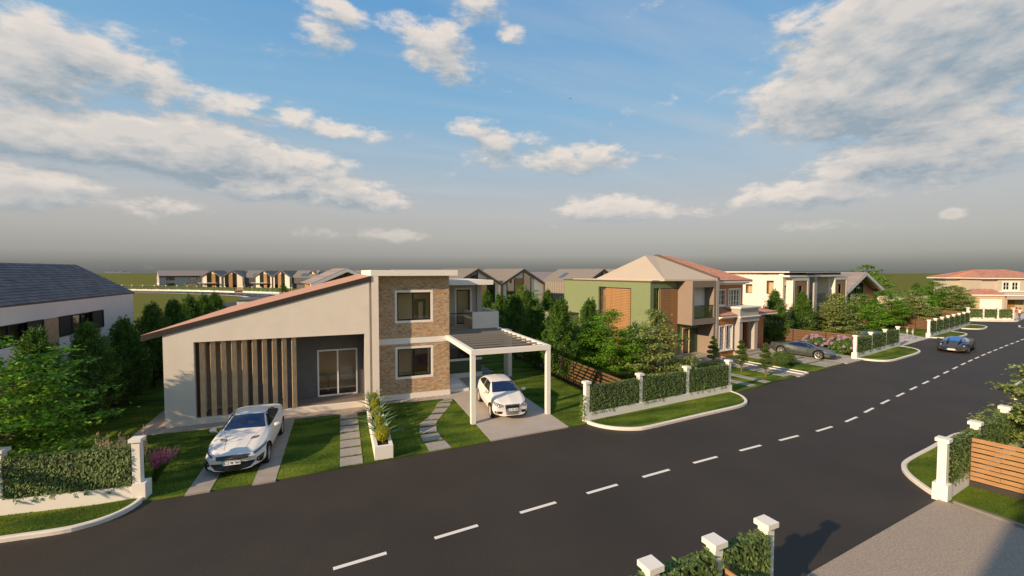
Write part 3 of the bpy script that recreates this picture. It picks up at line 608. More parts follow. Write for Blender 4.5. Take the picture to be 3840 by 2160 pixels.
# ------------------------------------------------------------------ board fences
def fence(p0, p1, label, boards=8, H=1.5, seg=1.9, gap=.06, m=None, stag=True, group='wooden board fences between the gardens', z0=.12):
    dx, dy = p1[0] - p0[0], p1[1] - p0[1]; L = math.hypot(dx, dy); n = max(1, round(L / seg)); sg = L / n
    t = thing('board_fence', label, 'fence', (*p0, 0), math.atan2(dy, dx), group); m = m or fencew
    bx('plinth', darktrim, t, 0, L, -.03, .06, 0, z0)
    pmesh = MB(); pmesh.box(-.04, .04, .015, .055, 0, H - .03); pmesh = pmesh.mesh('post', darktrim)
    for i in range(n + 1): o = link('post', pmesh, t); o.location = (i * sg, 0, 0)
    hb = (H - z0) / boards; bm_ = MB(); bm_.box(.0, sg - .006, -.012, .012, 0, hb - gap); bmesh_ = bm_.mesh('board', m)
    bh = MB(); bh.box(.0, sg * .5 - .006, -.012, .012, 0, hb - gap); bh = bh.mesh('board', m)
    for i in range(n + 1):
        for j in range(boards):
            off = (.5 * sg if (j % 2 and stag) else 0)
            if i == n and not off: continue
            if off: off = -off
            half = bool(off) and i in (0, n); o = link('board', bh if half else bmesh_, t)
            if half and i == 0: off = 0
            o.location = (i * sg + off, rnd.uniform(-.006, .006) - (.015 if j % 2 else 0), z0 + .02 + j * hb); o.rotation_euler = (0, rnd.uniform(-.0015, .0015), 0)
    return t
fence((-10.62, 15.9), (-10.62, 46), 'dark wooden fence behind the tree row at the left side of the sloped-roof house', 6, 1.5, 2.5, .09)
fence((12.62, 17.3), (12.62, 44), 'wooden fence below the conifer row between the carport lawn and the green house', 7, 1.5, 2.4, .09)
fence((18.13, 7.12), (19.5, 2.3), 'near board fence with warm orange planks at the right edge of the photo', 9, 1.56, 1.3, .035, slatw, z0=.20)
fence((6.3, 5.6), (6.6, .3), 'board fence end poking up between two post caps at the bottom edge', 8, 1.5, 1.4, .09, slatw)
fence((38.95, 22.0), (36.2, 31.5), 'wooden fence behind the parked green sports car and the hydrangea', 9, 1.55, 2.2, .03)
fence((61.9, 27.0), (58.9, 40.5), 'wooden fence with dark posts behind the two playing children', 9, 1.5, 2.2, .03)
fence((75.2, 31.0), (73.5, 39), 'farthest wooden fence in front of the red-roofed villa', 8, 1.5, 2.2, .03)

# ------------------------------------------------------------------ windows
def win(parent, loc, rz, w, h, frame=black, fw=.055, mull=(.5,), trans=(), trim=None, tw=.12, glass=None, room=.22, name='window', roomm=None, sill=None, rec=.05):
    """window or glazed door; origin at its lower left corner on the outer wall plane, looking along +y"""
    b = MB(); y0, y1 = rec, rec + .07
    b.box(0, fw, y0, y1, 0, h); b.box(w - fw, w, y0, y1, 0, h); b.box(fw, w - fw, y0, y1, 0, fw); b.box(fw, w - fw, y0, y1, h - fw, h)
    for f in mull: b.box(w * f - fw * .5, w * f + fw * .5, y0 + .004, y1 - .004, fw, h - fw)
    for f in trans: b.box(fw, w - fw, y0 + .012, y1 - .012, h * f - fw * .25, h * f + fw * .25)
    o = b.build(name, frame, parent); o.location = loc; o.rotation_euler = (0, 0, rz)
    p = MB(); p.box(fw * .8, w - fw * .8, y0 + .03, y0 + .036, fw * .8, h - fw * .8); p.build('pane', glass or pane, o)
    if trim:
        q = MB(); e = .035
        q.box(-tw, 0, -e, .02, -tw, h + tw); q.box(w, w + tw, -e, .02, -tw, h + tw); q.box(0, w, -e, .02, h, h + tw); q.box(0, w, -e - (.03 if sill else 0), .02, -tw, 0)
        if sill: q.box(-tw - .05, w + tw + .05, -.10, .02, -tw - .06, -tw)
        q.build('trim', trim, o)
    if room:
        q = MB(); e = .01; y2 = y1 + .12; y3 = y2 + room
        q.quad((-e, y3, -e), (w + e, y3, -e), (w + e, y3, h + e), (-e, y3, h + e)); q.quad((-e, y2, -e), (-e, y3, -e), (-e, y3, h + e), (-e, y2, h + e))
        q.quad((w + e, y2, -e), (w + e, y3, -e), (w + e, y3, h + e), (w + e, y2, h + e)); q.quad((-e, y2, h + e), (w + e, y2, h + e), (w + e, y3, h + e), (-e, y3, h + e))
        q.quad((-e, y2, -e), (w + e, y2, -e), (w + e, y3, -e), (-e, y3, -e)); q.build('room', roomm or roomw, o)
    return o

def brickwork(parent, x0, x1, z0, z1, y, holes, m=None, L=.15, H=.052, g=.009, seed=1, t=.024, mortarm=None):
    """running-bond bricks as shallow proud boxes on a mortar sheet, facing -y"""
    r_ = random.Random(seed); b = MB(); rows = int((z1 - z0) / (H + g))
    for j in range(rows):
        z = z0 + j * (H + g) + g; x = x0 - (L / 2 if j % 2 else 0) - r_.uniform(0, .02)
        while x < x1:
            l = L * r_.choice((1, 1, 1, .62, 1.25)); a, c = max(x + g, x0), min(x + l, x1); x += l
            if c - a < .03: continue
            segs = [(a, c)]
            for h in holes:
                if z + H > h[2] and z < h[3]:
                    ns = []
                    for s0, s1 in segs:
                        if s1 <= h[0] or s0 >= h[1]: ns.append((s0, s1)); continue
                        if s0 < h[0]: ns.append((s0, h[0]))
                        if s1 > h[1]: ns.append((h[1], s1))
                    segs = ns
            for s0, s1 in segs:
                if s1 - s0 < .02: continue
                yy = y - t - r_.uniform(0, .006)
                b.add([(s0, yy, z), (s1, yy, z), (s1, yy, z + H), (s0, yy, z + H), (s0, y, z), (s1, y, z), (s1, y, z + H), (s0, y, z + H)],
                      [(0, 1, 2, 3), (4, 5, 1, 0), (3, 2, 6, 7), (4, 0, 3, 7), (1, 5, 6, 2)])
    return b.build('bricks', m or brick, parent, kind='stuff')

# ------------------------------------------------------------------ first house: sloped terracotta roof, louvred porch, brick tower
H1 = thing('sloped_roof_house', 'cream house with one long sloping terracotta roof, wooden louvres and a brick tower', 'house', (-7.03, 22.31, 0))
ox, oy = -7.03, 22.31
class HB(MB):                       # world coordinates in, house coordinates out
    def build(s, name, mats, parent=None, kind=None, smooth=False):
        s.v = [(x - ox, y - oy, z) for x, y, z in s.v]; return MB.build(s, name, mats, parent, kind, smooth)
def hb(name, m, *a, kind=None, parent=None): b = HB(); b.box(*a); return b.build(name, m, H1, kind)
def roofz(x): return 4.04 + (x + 7.76) * (6.48 - 4.04) / (1.37 + 7.76)
def undz(x): return roofz(x) - .255
w = HB()
# front gable wall in pieces round the wide opening
y0, y1 = 22.31, 22.56
w.prism_xz([(-7.03, 0), (-5.95, 0), (-5.95, undz(-5.95)), (-7.03, undz(-7.03))], y0, y1)
w.prism_xz([(-5.95, 3.64), (1.03, 3.64), (1.03, undz(1.03)), (-5.95, undz(-5.95))], y0, y1)
w.prism_xz([(-5.95, 0), (1.03, 0), (1.03, .29), (-5.95, .29)], y0, y1)
w.prism_xz([(1.03, 0), (1.27, 0), (1.27, undz(1.27)), (1.03, undz(1.03))], y0, y1)
w.prism_xz([(1.27, 0), (1.38, 0), (1.38, 6.3), (1.27, undz(1.27))], y0 + .12, y1)
w.box(-7.03, -6.75, 22.56, 37.5, 0, undz(-7.03)); w.prism_xz([(-7.03, 0), (1.37, 0), (1.37, undz(1.37)), (-7.03, undz(-7.03))], 37.5, 37.75)
w.build('front_wall', plaster, H1)
hb('porch_floor', mat('porch_floor', (.24, .19, .15), .9, .1, 4), -5.95, 1.03, 22.56, 24.05, 0, .29)
w = HB(); w.box(-4.2, 1.25, 24.0, 24.2, .29, 4.5, 0)
w = HB(); w.wall_x(-4.2, 1.25, .2, 3.66, 24.0, 24.2, [(-1.18, .74, .2, 2.69)]); w.box(-5.99, -5.95, 22.56, 23.8, .29, 3.64); w.box(1.03, 1.07, 22.56, 24.0, .29, 3.64)
w.box(-5.95, 1.03, 22.56, 24.0, 3.62, 3.72); w.build('porch_wall', darkgrey, H1)
hb('side_room_wall', mat('brown_beige_plaster', (.42, .33, .24), .9, .03), -5.95, -4.2, 23.78, 24.2, .29, 3.64)
hb('floor_skirting', wood, -5.95, -4.2, 23.70, 23.78, .29, .36)
hb('corner_strip', white, -5.80, -5.74, 23.2, 23.3, .29, 3.62)
d = win(H1, (-1.18 - ox, 24.0 - oy, .29), 0, 1.92, 2.40, whitem, .075, (.5,), room=1.3, name='sliding_door', rec=.0)
q = MB(); q.box(-.1, 1.95, 1.0, 1.2, .55, .85); q.build('white_counter', white, d)
q = MB(); q.prism_xz([(.42, .1), (.50, .1), (.56, .9), (.48, .9)], .75, .83); q.build('table_leg', wood, d)
q = MB(); q.box(-.0, 1.92, .15, 1.4, .0, .02); q.build('dark_floor', roomf, d)
lv = MB(); lv.box(0, .20, 0, .045, 0, 3.35); lvm = lv.mesh('louvre', wood)
lv2 = MB(); lv2.box(-.025, .025, 0, .20, 0, 3.35)
lvm = MB(); lvm.add([(0, .04, 0), (.018, .0, 0), (.195, .085, 0), (.177, .125, 0), (0, .04, 3.35), (.018, .0, 3.35), (.195, .085, 3.35), (.177, .125, 3.35)], [(3, 2, 1, 0), (4, 5, 6, 7), (0, 1, 5, 4), (1, 2, 6, 5), (2, 3, 7, 6), (3, 0, 4, 7)])
lvm = lvm.mesh('louvre', wood)
for i in range(10):
    o = link('louvre', lvm, H1); o.location = (-5.79 + .4 * i - ox, 22.42 - oy, .29)
# roof
YB = 38.2
w = HB(); xa, xb = -7.76, 1.37
w.slab((xa, 22.29, roofz(xa)), (xb, 22.29, roofz(xb)), (xb, YB, roofz(xb)), (xa, YB, roofz(xa)), .05, 0)
w.build('roof', terra, H1)
w = HB(); w.prism_xz([(xa, roofz(xa) - .26), (xb, roofz(xb) - .26), (xb, roofz(xb) - .012), (xa, roofz(xa) - .012)], 22.27, 22.30); w.prism_xz([(xa, roofz(xa) - .26), (xb, roofz(xb) - .26), (xb, roofz(xb) - .055), (xa, roofz(xa) - .055)], 22.30, YB)
w.build('fascia', darktrim, H1)
# tower
w = HB(); w.box(1.382, 1.71, 22.31, 30, 0, 6.48); w.build('tower_pier', plaster, H1)
w = HB(); w.box(1.375, 5.72, 22.30, 30, 6.47, 6.76); w.box(1.36, 1.375, 22.30, 33, 6.30, 6.76); w.build('tower_roof', white, H1)
wh = [(2.66, 4.40, 4.14, 5.60), (2.66, 4.40, 1.21, 2.67)]
w = HB(); w.wall_x(1.71, 5.39, 0, 6.47, 22.9, 23.15, wh); w.wall_y(23.15, 30, 0, 6.47, 5.14, 5.39); w.build('tower_wall', mortar, H1)
b = brickwork(H1, 1.71 - ox, 5.39 - ox, .32, 2.94, 22.9 - oy, [(a - ox - .02, c - ox + .02, d_ - .02, e + .02) for a, c, d_, e in wh], seed=2)
b = brickwork(H1, 1.71 - ox, 5.39 - ox, 3.24, 6.46, 22.9 - oy, [(a - ox - .02, c - ox + .02, d_ - .02, e + .02) for a, c, d_, e in wh], seed=3)
hb('floor_band', white, 1.71, 5.40, 22.855, 22.9, 2.945, 3.235)
hb('base_band', white, 1.71, 5.41, 22.84, 22.9, .0, .32)
wu = win(H1, (2.66 - ox, 22.9 - oy, 4.14), 0, 1.74, 1.46, black, .06, (.47,), trim=white, tw=.115, room=.7)
q = MB(); q.box(1.02, 1.60, .80, .86, 0, 1.05); q.build('inner_door', mat('brown_door', (.20, .12, .07), .6, .1), wu); q = MB(); q.box(1.22, 1.45, .78, .80, 0, .90); q.build('door_panel', roomw, wu)
wl = win(H1, (2.66 - ox, 22.9 - oy, 1.21), 0, 1.74, 1.46, black, .06, (.47,), trim=white, tw=.115, room=.9)
q = MB(); q.box(.92, 1.7, .95, 1.05, 0, .95); q.build('red_cupboard', mat('red_brown', (.22, .07, .045), .6, .1), wl)
q = MB(); q.tube([(1.0, .7, 1.25), (1.0, .8, .95), (1.15, .85, .8), (1.35, .8, .8)], .02, 6); q.tube([(1.0, .7, 1.2), (1.2, .75, 1.34), (1.45, .7, 1.38)], .015, 6); q.box(1.18, 1.42, .75, .95, .45, .78); q.build('exercise_machine', black, wl)
# rear right part: entrance, balcony
w = HB(); w.wall_x(5.39, 8.24, .34, 3.0, 26.2, 26.45, [(5.6, 7.48, 1.27, 2.5)]); w.wall_y(26.45, 31, .34, 3.0, 8.0, 8.24); w.build('entrance_wall', olive, H1)
hb('entrance_base', white, 5.39, 8.28, 26.16, 31, 0, .34)
hb('wall_band', white, 5.39, 8.24, 26.13, 26.2, 1.12, 1.26)
win(H1, (5.6 - ox, 26.2 - oy, 1.27), 0, 1.88, 1.23, black, .06, (.66,), glass=paned)
w = HB(); w.box(5.40, 6.55, 23.16, 26.1, 0, .20); w.box(5.40, 6.3, 23.65, 26.1, .2, .36); w.build('entrance_steps', white, H1)
hb('balcony_floor', plaster, 5.40, 9.1, 25.45, 31, 3.0, 3.15)
w = HB(); w.box(7.42, 9.12, 25.4, 25.55, 3.1, 4.20); w.box(8.98, 9.12, 25.55, 28.5, 3.1, 4.20); w.box(7.42, 7.56, 25.55, 27.4, 3.1, 4.2); w.build('balcony_parapet', plaster, H1)
hb('balcony_glass', pane, 5.40, 7.42, 25.45, 25.47, 3.2, 4.12)
w = HB(); w.box(5.40, 7.42, 25.43, 25.50, 4.12, 4.17); w.box(5.40, 7.42, 25.43, 25.50, 3.15, 3.2); w.build('balcony_rail', black, H1)
w = HB(); w.wall_x(5.39, 8.3, 3.15, 5.95, 27.5, 27.7, [(6.96, 7.86, 3.25, 5.50)]); w.box(8.3, 8.6, 27.3, 31, 3.15, 5.95); w.build('upper_wall', mat('grey_beige_plaster', (.52, .46, .40), .9, .03), H1)
win(H1, (6.96 - ox, 27.5 - oy, 3.25), 0, .9, 2.25, black, .07, (), trim=white, tw=.13, name='balcony_door')
hb('canopy', white, 5.395, 8.76, 25.4, 31, 5.87, 6.16)
hb('rear_pier', plaster, 9.75, 10.0, 25.4, 26.2, 0, 3.0)

# carport pergola
cp = thing('carport_pergola', 'white carport pergola with dark slats over the white hatchback', 'carport', (5.28, 18.05, 0))
ox, oy = 5.28, 18.05
def cb(name, m, *a): b = HB(); b.box(*a); return b.build(name, m, cp)
for x in (5.18, 8.80): cb('post', white, x, x + .20, 17.96, 18.16, 0, 3.06)
cb('beam', white, 5.18, 9.0, 17.95, 18.17, 3.06, 3.28); cb('beam', white, 5.18, 5.38, 18.17, 22.83, 3.06, 3.28); cb('beam', white, 8.80, 9.0, 18.17, 25.3, 3.06, 3.28)
sl = MB(); sl.box(0, 3.42, -.03, .03, -.045, .045); slm = sl.mesh('slat', bluebeam)
for i in range(11):
    o = link('slat', slm, cp); o.location = (5.38 - ox, 18.42 + i * .645 - oy, 3.22); o.rotation_euler = (R(-12), 0, 0)
ox, oy = -7.03, 22.31

# ------------------------------------------------------------------ second house: sage green half
H2 = thing('green_house', 'sage green house with wood-slat shutters and a taupe box balcony over its entrance', 'house', (*O2, 0), A2)
b = MB()
fh = [(-5.6, -4.72, 3.35, 5.46)]
b.wall_x(-6.1, -3.17, 0, 5.9, 1.33, 1.58, [(-5.75, -5.15, 3.0, 5.46)])
b.wall_y(1.58, 11.1, 0, 5.9, -6.1, -5.85, [(5.85, 6.77, 2.6, 5.44)]); b.box(-6.1, 0, 11.1, 11.35, 0, 5.9)
b.wall_x(-3.17, -.30, 0, 2.74, 1.33, 1.58, [(-2.45, -1.75, .36, 2.28), (-1.62, -.62, .36, 2.28)])
b.build('wall', green1, H2)
bx('parapet_cap', brownf, H2, -6.16, -3.17, 1.27, 11.4, 5.9, 5.98)
bx('annex', green1, H2, -7.6, -6.1, 9.31, 12.3, 0, 3.0); bx('annex_cap', brownf, H2, -7.66, -6.1, 9.25, 12.35, 3.0, 3.06)
b = MB()
b.box(-3.17, -2.95, 0, 1.33, 2.73, 5.97); b.box(-.62, -.31, 0, 1.33, 2.73, 5.97); b.box(-2.95, -.62, 0, 1.33, 2.73, 3.17); b.box(-2.95, -.62, 0, 1.33, 5.5, 5.97)
b.box(-.60, -.31, 0.02, 1.33, 0, 2.73); b.build('balcony_box', taupe, H2)
bx('party_pier', greyp, H2, -.31, 0, -.02, 1.6, 0, 6.1)
b = MB(); b.box(-2.95, -.62, .80, .85, 3.17, 5.5); b.build('balcony_back', white, H2)
b = MB(); b.box(-2.95, -.62, .03, .09, 4.10, 4.15); b.box(-2.95, -.62, .03, .09, 3.17, 3.21); b.build('balcony_rail', darktrim, H2)
bx('balcony_glass', pane, H2, -2.9, -.66, .05, .06, 3.21, 4.10)
b = MB(); n = 0
def slats(x0, x1, z0, z1, y, face, nm):
    k = int((z1 - z0) / .122); mb = MB()
    if face == 'x': mb.box(0, x1 - x0, -.035, 0, 0, .103)
    else: mb.box(-.035, 0, 0, x1 - x0, 0, .103)
    me = mb.mesh('slat', slatw)
    for i in range(k):
        o = link('slat', me, H2); o.location = (x0, y, z0 + i * .122) if face == 'x' else (y, x0, z0 + i * .122)
slats(-5.06, -3.18, .4, 5.47, 1.30, 'x', 'slat'); bx('shutter_backing', darktrim, H2, -5.06, -3.18, 1.305, 1.328, .4, 5.45)
slats(3.18, 5.85, .6, 5.44, -6.13, 'y', 'slat'); bx('shutter_backing', darktrim, H2, -6.125, -6.102, 3.18, 5.85, .6, 5.42)
win(H2, (-6.1, 6.77, 2.6), R(-90), .92, 2.84, darktrim, .05, (), rec=.12)
win(H2, (-5.75, 1.33, 3.0), 0, .6, 2.46, darktrim, .05, (), rec=.1)
win(H2, (-2.45, 1.33, .36), 0, .70, 1.92, black, .05, (), trim=wood, tw=.08, glass=paned, name='side_window')
d = bx('door', mat('dark_green_door', (.07, .095, .05), .6, .05), H2, -1.60, -.66, 1.42, 1.47, .36, 2.26); b = MB(); b.box(-.66, -.62, 1.38, 1.47, .36, 2.3); b.box(-1.62, -.62, 1.38, 1.47, 2.26, 2.3); b.build('door_frame', darktrim, H2)
b = MB(); b.box(-3.6, -.62, -.30, 1.33, 0, .34); b.box(-3.5, -.64, -.62, -.30, 0, .17); b.build('entrance_steps', concrete, H2)
ZE, ZR = 5.98, 8.05
b = MB(); q = [(-5.0, 1.0, ZE + .12), (-.15, .0, ZE + .12), (-.15, 6.0, ZR), (-1.5, 6.0, ZR), (-4.9, 8.3, ZE + .12), (-.15, 9.5, ZE + .12)]
b.add(q + [(-5.0, 1.0, ZE), (-.15, 0, ZE), (-4.9, 8.3, ZE), (-.15, 9.5, ZE)], [(0, 1, 2, 3), (0, 3, 4), (4, 3, 2, 5), (6, 7, 1, 0), (8, 6, 0, 4), (9, 8, 4, 5), (7, 6, 8, 9), (1, 7, 9, 5, 2)])
b.box(-5.7, -.2, 1.5, 10.6, 5.9, ZE + .06); b.box(-5.8, -3.2, 1.45, 1.5, 5.9, ZE + .04); b.build('roof', beigem, H2)
b = MB(); b.prism_yz([(-.02, 6.0), (11.5, 6.0), (11.5, 6.25), (6.05, 8.17), (5.85, 8.17), (-.02, 6.22)], -.15, 0); b.build('party_wall_edge', brownf, H2)

# second house: orange half
H3 = thing('orange_house', 'orange brick-red house with white cornices, tiled roof and a columned porch', 'house', (*O2, 0), A2)
b = MB()
b.wall_x(0, 1.95, 0, 3.15, 0, .25, [(.12, .72, .62, 2.42), (.94, 1.78, .62, 2.46)]); b.wall_x(1.95, 4.7, 0, 3.1, .9, 1.15, [(2.9, 3.7, .36, 2.5)]); b.wall_x(4.7, 7.1, 0, 3.1, .5, .75, [(5.0, 6.1, .5, 2.4)])
b.wall_x(0, 4.43, 3.1, 5.6, .8, 1.05, [(1.1, 2.0, 4.0, 5.2), (2.5, 4.0, 3.3, 5.22)]); b.box(4.18, 4.43, 1.05, 10, 3.1, 5.6); b.box(6.85, 7.1, .75, 11, 0, 3.1); b.box(0, 7.1, 11, 11.25, 0, 3.1); b.box(0, 4.4, 10, 10.2, 3.1, 5.6)
b.box(1.70, 1.95, .25, .9, 0, 3.1)
b.build('wall', orange, H3)
for a, c, z0, z1, y in ((.12, .72, .62, 2.42, 0), (.98, 1.74, .62, 2.46, 0)):
    win(H3, (a, y, z0), 0, c - a, z1 - z0, whitem, .05, (.5,), (.33, .66), trim=white, tw=.07, sill=True)
win(H3, (1.1, .8, 4.0), 0, .9, 1.2, whitem, .05, (.5,), (.33, .66), trim=white, tw=.07, sill=True)
win(H3, (2.5, .8, 3.3), 0, 1.5, 1.92, whitem, .06, (.25, .5, .75), (.25, .5, .75), trim=white, tw=.08, name='french_door')
win(H3, (5.0, .5, .5), 0, 1.1, 1.9, whitem, .05, (.5,), (), trim=white, tw=.07)
win(H3, (2.9, .9, .36), 0, .8, 2.1, whitem, .06, (), (), trim=white, tw=.06, name='front_door', glass=None)
bx('white_door_leaf', whitem, H3, 2.96, 3.64, .93, .96, .4, 2.4)
b = MB(); b.box(2.1, 4.75, -.45, .9, 2.68, 3.02); b.box(2.15, 4.7, -.40, .9, 3.12, 3.72); b.build('porch_entablature', greyp, H3)
b = MB()
for k, (z0, z1, e) in enumerate(((3.02, 3.07, .04), (3.07, 3.12, .09), (3.72, 3.80, .05), (3.80, 3.88, .11))): b.box(2.1 - e, 4.75 + e, -.45 - e, .9, z0, z1)
b.build('porch_cornice', white, H3)
for x in (2.14, 4.22): bx('porch_column', greyp, H3, x, x + .42, -.38, .04, .36, 2.68)
b = MB(); b.box(1.96, 4.95, -.45, .9, 0, .36); b.box(2.2, 4.95, -.78, -.45, 0, .18); b.build('porch_steps', concrete, H3)
bx('porch_deck', wood, H3, 2.3, 4.7, -.36, .88, .362, .372)
def tiles_plane(parent, A, B, Cc, D, m, sx=.24, sy=.32, t=.022, name='roof_tiles'):
    """rows of overlapping tiles on the quad A(lower left) B(lower right) C(upper right) D(upper left)"""
    A, B, Cc, D = map(Vector, (A, B, Cc, D)); wdt = max((B - A).length, (Cc - D).length); hgt = ((D - A).length + (Cc - B).length) / 2; ny = max(2, int(hgt / sy)); nrm = (B - A).cross(D - A).normalized() if (B - A).length > .01 else (Cc - A).cross(D - A).normalized()
    mb = MB()
    for j in range(ny):
        v0, v1 = j / ny, (j + 1.12) / ny; P0, P1 = A.lerp(D, v0), B.lerp(Cc, v0); Q0, Q1 = A.lerp(D, min(v1, 1)), B.lerp(Cc, min(v1, 1)); nx = max(1, int((P1 - P0).length / sx))
        for i in range(nx):
            a, c = P0.lerp(P1, i / nx), P0.lerp(P1, (i + 1) / nx); e, f = Q0.lerp(Q1, (i + 1) / nx), Q0.lerp(Q1, i / nx); up = nrm * t * 1.5; mid0 = (a + c) / 2 + nrm * t * 2.0; mid1 = (e + f) / 2 + nrm * t
            mb.add([a + up * .6, mid0, c + up * .6, e, mid1, f, a, c], [(0, 1, 4, 5), (1, 2, 3, 4), (6, 7, 2, 1, 0)])
    return mb.build(name, m, parent, kind='stuff')
b = MB(); q = [(.0, .25, 5.96), (4.9, .25, 5.96), (1.5, 6, 8.06), (0, 6, 8.06), (4.9, 11.5, 5.96), (0, 11.5, 5.96)]
b.add(q + [(0, .25, 5.9), (4.9, .25, 5.9), (4.9, 11.5, 5.9), (0, 11.5, 5.9)], [(0, 1, 2, 3), (1, 4, 2), (4, 5, 3, 2), (6, 9, 8, 7), (6, 7, 1, 0), (7, 8, 4, 1), (8, 9, 5, 4)]); b.build('roof', terratile, H3)
tiles_plane(H3, (.0, .25, 5.98), (4.9, .25, 5.98), (1.5, 6, 8.08), (0, 6, 8.08), terratile, .22, .30)
b = MB()
for z0, z1, e in ((5.60, 5.70, .10), (5.70, 5.79, .30), (5.79, 5.9, .47)): b.box(.0, 4.43 + e, .8 - e - .08, 11.3, z0, z1)
b.build('cornice', white, H3)
b = MB(); b.add([(0, -.28, 3.26), (1.95, -.28, 3.26), (1.95, .8, 3.62), (0, .8, 3.62), (0, -.28, 3.2), (1.95, -.28, 3.2), (1.95, .8, 3.2), (0, .8, 3.2)], [(0, 1, 2, 3), (4, 7, 6, 5), (4, 5, 1, 0), (5, 6, 2, 1)]); b.build('low_roof', terratile, H3)
tiles_plane(H3, (0.02, -.28, 3.275), (1.95, -.28, 3.275), (1.95, .8, 3.635), (0.02, .8, 3.635), terratile, .2, .28)
b = MB(); b.add([(4.75, .1, 3.2), (8.5, .1, 3.2), (5.8, 3, 3.95), (4.43, 3, 3.95), (8.5, 11.6, 3.2), (4.43, 11.6, 3.95), (4.75, .1, 3.12), (8.5, .1, 3.12), (8.5, 11.6, 3.12)], [(0, 1, 2, 3), (1, 4, 5, 2), (6, 7, 1, 0), (7, 8, 4, 1)]); b.build('low_roof', terratile, H3)
tiles_plane(H3, (4.76, .1, 3.22), (8.5, .1, 3.22), (5.8, 3, 3.97), (4.45, 3, 3.97), terratile, .24, .28)
b = MB()
for z0, z1, e in ((3.0, 3.07, .02), (3.07, 3.13, .12), (3.13, 3.2, .24)): b.box(0, 2.0, -.06 - e, .0, z0, z1)
b.box(4.78, 8.5, .08, .5, 3.02, 3.12); b.box(7.1, 8.5, .5, 11.6, 3.02, 3.12); b.build('low_cornice', white, H3)

# ------------------------------------------------------------------ third house: white modern with flat roofs and timber frames
A4 = R(12.3)
H4 = thing('white_modern_house', 'white flat-roofed modern double house with two wood-lined window frames and slat railings', 'house', (40.5, 30.0, 0), A4)
b = MB(); b.wall_y(0, 11, 3.0, 6.5, -.0, .25, [(.85, 1.55, 4.4, 5.76), (2.95, 3.65, 4.4, 5.35), (6.6, 7.6, 4.4, 5.6)]); b.box(0.25, 15, 10.8, 11, 0, 6.5); b.wall_x(.25, .78, 3.0, 6.1, 0, .25, [(.3, .74, 3.9, 5.28)]); b.box(.0, .78, 0, .25, 0, 3.0)
b.box(.78, 1.0, -.6, .4, 0, 6.1); b.build('wall', plaster, H4)
bx('lower_cladding', stonef, H4, -.03, 0, .3, 11, 0, 3.0)
win(H4, (0, 1.55, 4.4), R(-90), .70, 1.36, black, .05, (), rec=.12); win(H4, (0, 3.65, 4.4), R(-90), .70, .95, black, .05, (), rec=.12); win(H4, (0, 7.6, 4.4), R(-90), 1.0, 1.2, black, .05, (), rec=.12)
win(H4, (.3, 0, 3.9), 0, .44, 1.38, black, .05, ())
woodw = mat('brown_plank', (.42, .24, .11), .65, 0, 3, .15, 30, col2=(.27, .14, .06), island=.15, stretch=(1, 1, 8))
def timber_frame(x0, x1, wx0, wx1, win_x0, win_x1, yf):
    b = MB(); b.box(x0, wx0, yf, yf + .6, 2.6, 6.08); b.box(wx1, x1, yf, yf + .6, 2.6, 6.08); b.box(wx0, wx1, yf, yf + .6, 5.75, 6.08); b.build('frame_surround', plaster, H4)
    mb = MB(); mb.box(0, wx1 - wx0, 0, .03, 0, .155); me = mb.mesh('plank', woodw)
    zs = [z for z in np.arange(2.6, 5.72, .165)]
    ml = MB(); ml.box(0, win_x0 - wx0, 0, .03, 0, .155); ml = ml.mesh('plank', woodw); mr_ = MB(); mr_.box(0, wx1 - win_x1, 0, .03, 0, .155); mr_ = mr_.mesh('plank', woodw)
    for z in zs:
        if z > 5.20: o = link('plank', me, H4); o.location = (wx0, yf + .03, z)
        else:
            o = link('plank', ml, H4); o.location = (wx0, yf + .03, z); o = link('plank', mr_, H4); o.location = (win_x1, yf + .03, z)
    win(H4, (win_x0, yf + .14, 2.8), 0, win_x1 - win_x0, 2.45, black, .09, (), (.42,), rec=.0)
timber_frame(.76, 4.31, 1.17, 3.89, 1.75, 2.75, -.6); timber_frame(10.63, 14.1, 10.93, 13.71, 11.5, 12.4, -.6)
b = MB(); b.box(4.31, 10.63, 1.0, 1.2, 0, 6.1); b.box(4.31, 4.5, 0, 1.0, 0, 6.1); b.box(10.45, 10.63, -.1, 1.0, 0, 6.1); b.box(14.1, 15, .3, 6, 0, 6.1); b.box(.76, 4.31, -.3, 0, 0, 2.6); b.box(10.63, 14.1, -.3, 0, 0, 2.6); b.build('recess_wall', plaster, H4)
b = MB(); b.box(5.45, 5.75, -.62, .2, 0, 6.57); b.box(5.80, 6.1, -.62, .2, 0, 6.57); b.box(5.75, 5.8, -.5, .1, 0, 6.5); b.build('party_fin', greyp, H4)
b = MB(); b.box(4.31, 10.45, -.4, 1.0, 3.0, 3.2); b.build('balcony_floor', greyp, H4)
for i in range(7):
    bx('rail_slat', brownf, H4, 4.31, 5.45, -.42, -.38, 3.32 + i * .15, 3.40 + i * .15); bx('rail_slat', brownf, H4, 6.1, 10.4, -.42, -.38, 3.32 + i * .15, 3.40 + i * .15)
b = MB(); b.box(-.35, 15.2, -.72, 11.4, 6.56, 6.68); b.build('upper_roof_slab', white, H4)
b = MB(); b.box(-.37, 15.22, -.74, 11.42, 6.68, 6.71); b.box(3.2, 5.9, -.85, -.7, 6.4, 6.56); b.build('roof_edge', black, H4)
b = MB(); b.box(-.0, 15, .4, 11, 6.3, 6.56); b.build('roof_upstand', greyp, H4)
b = MB(); b.box(-.1, 15.0, -.64, .2, 6.12, 6.30); b.build('lower_roof_slab', white, H4)

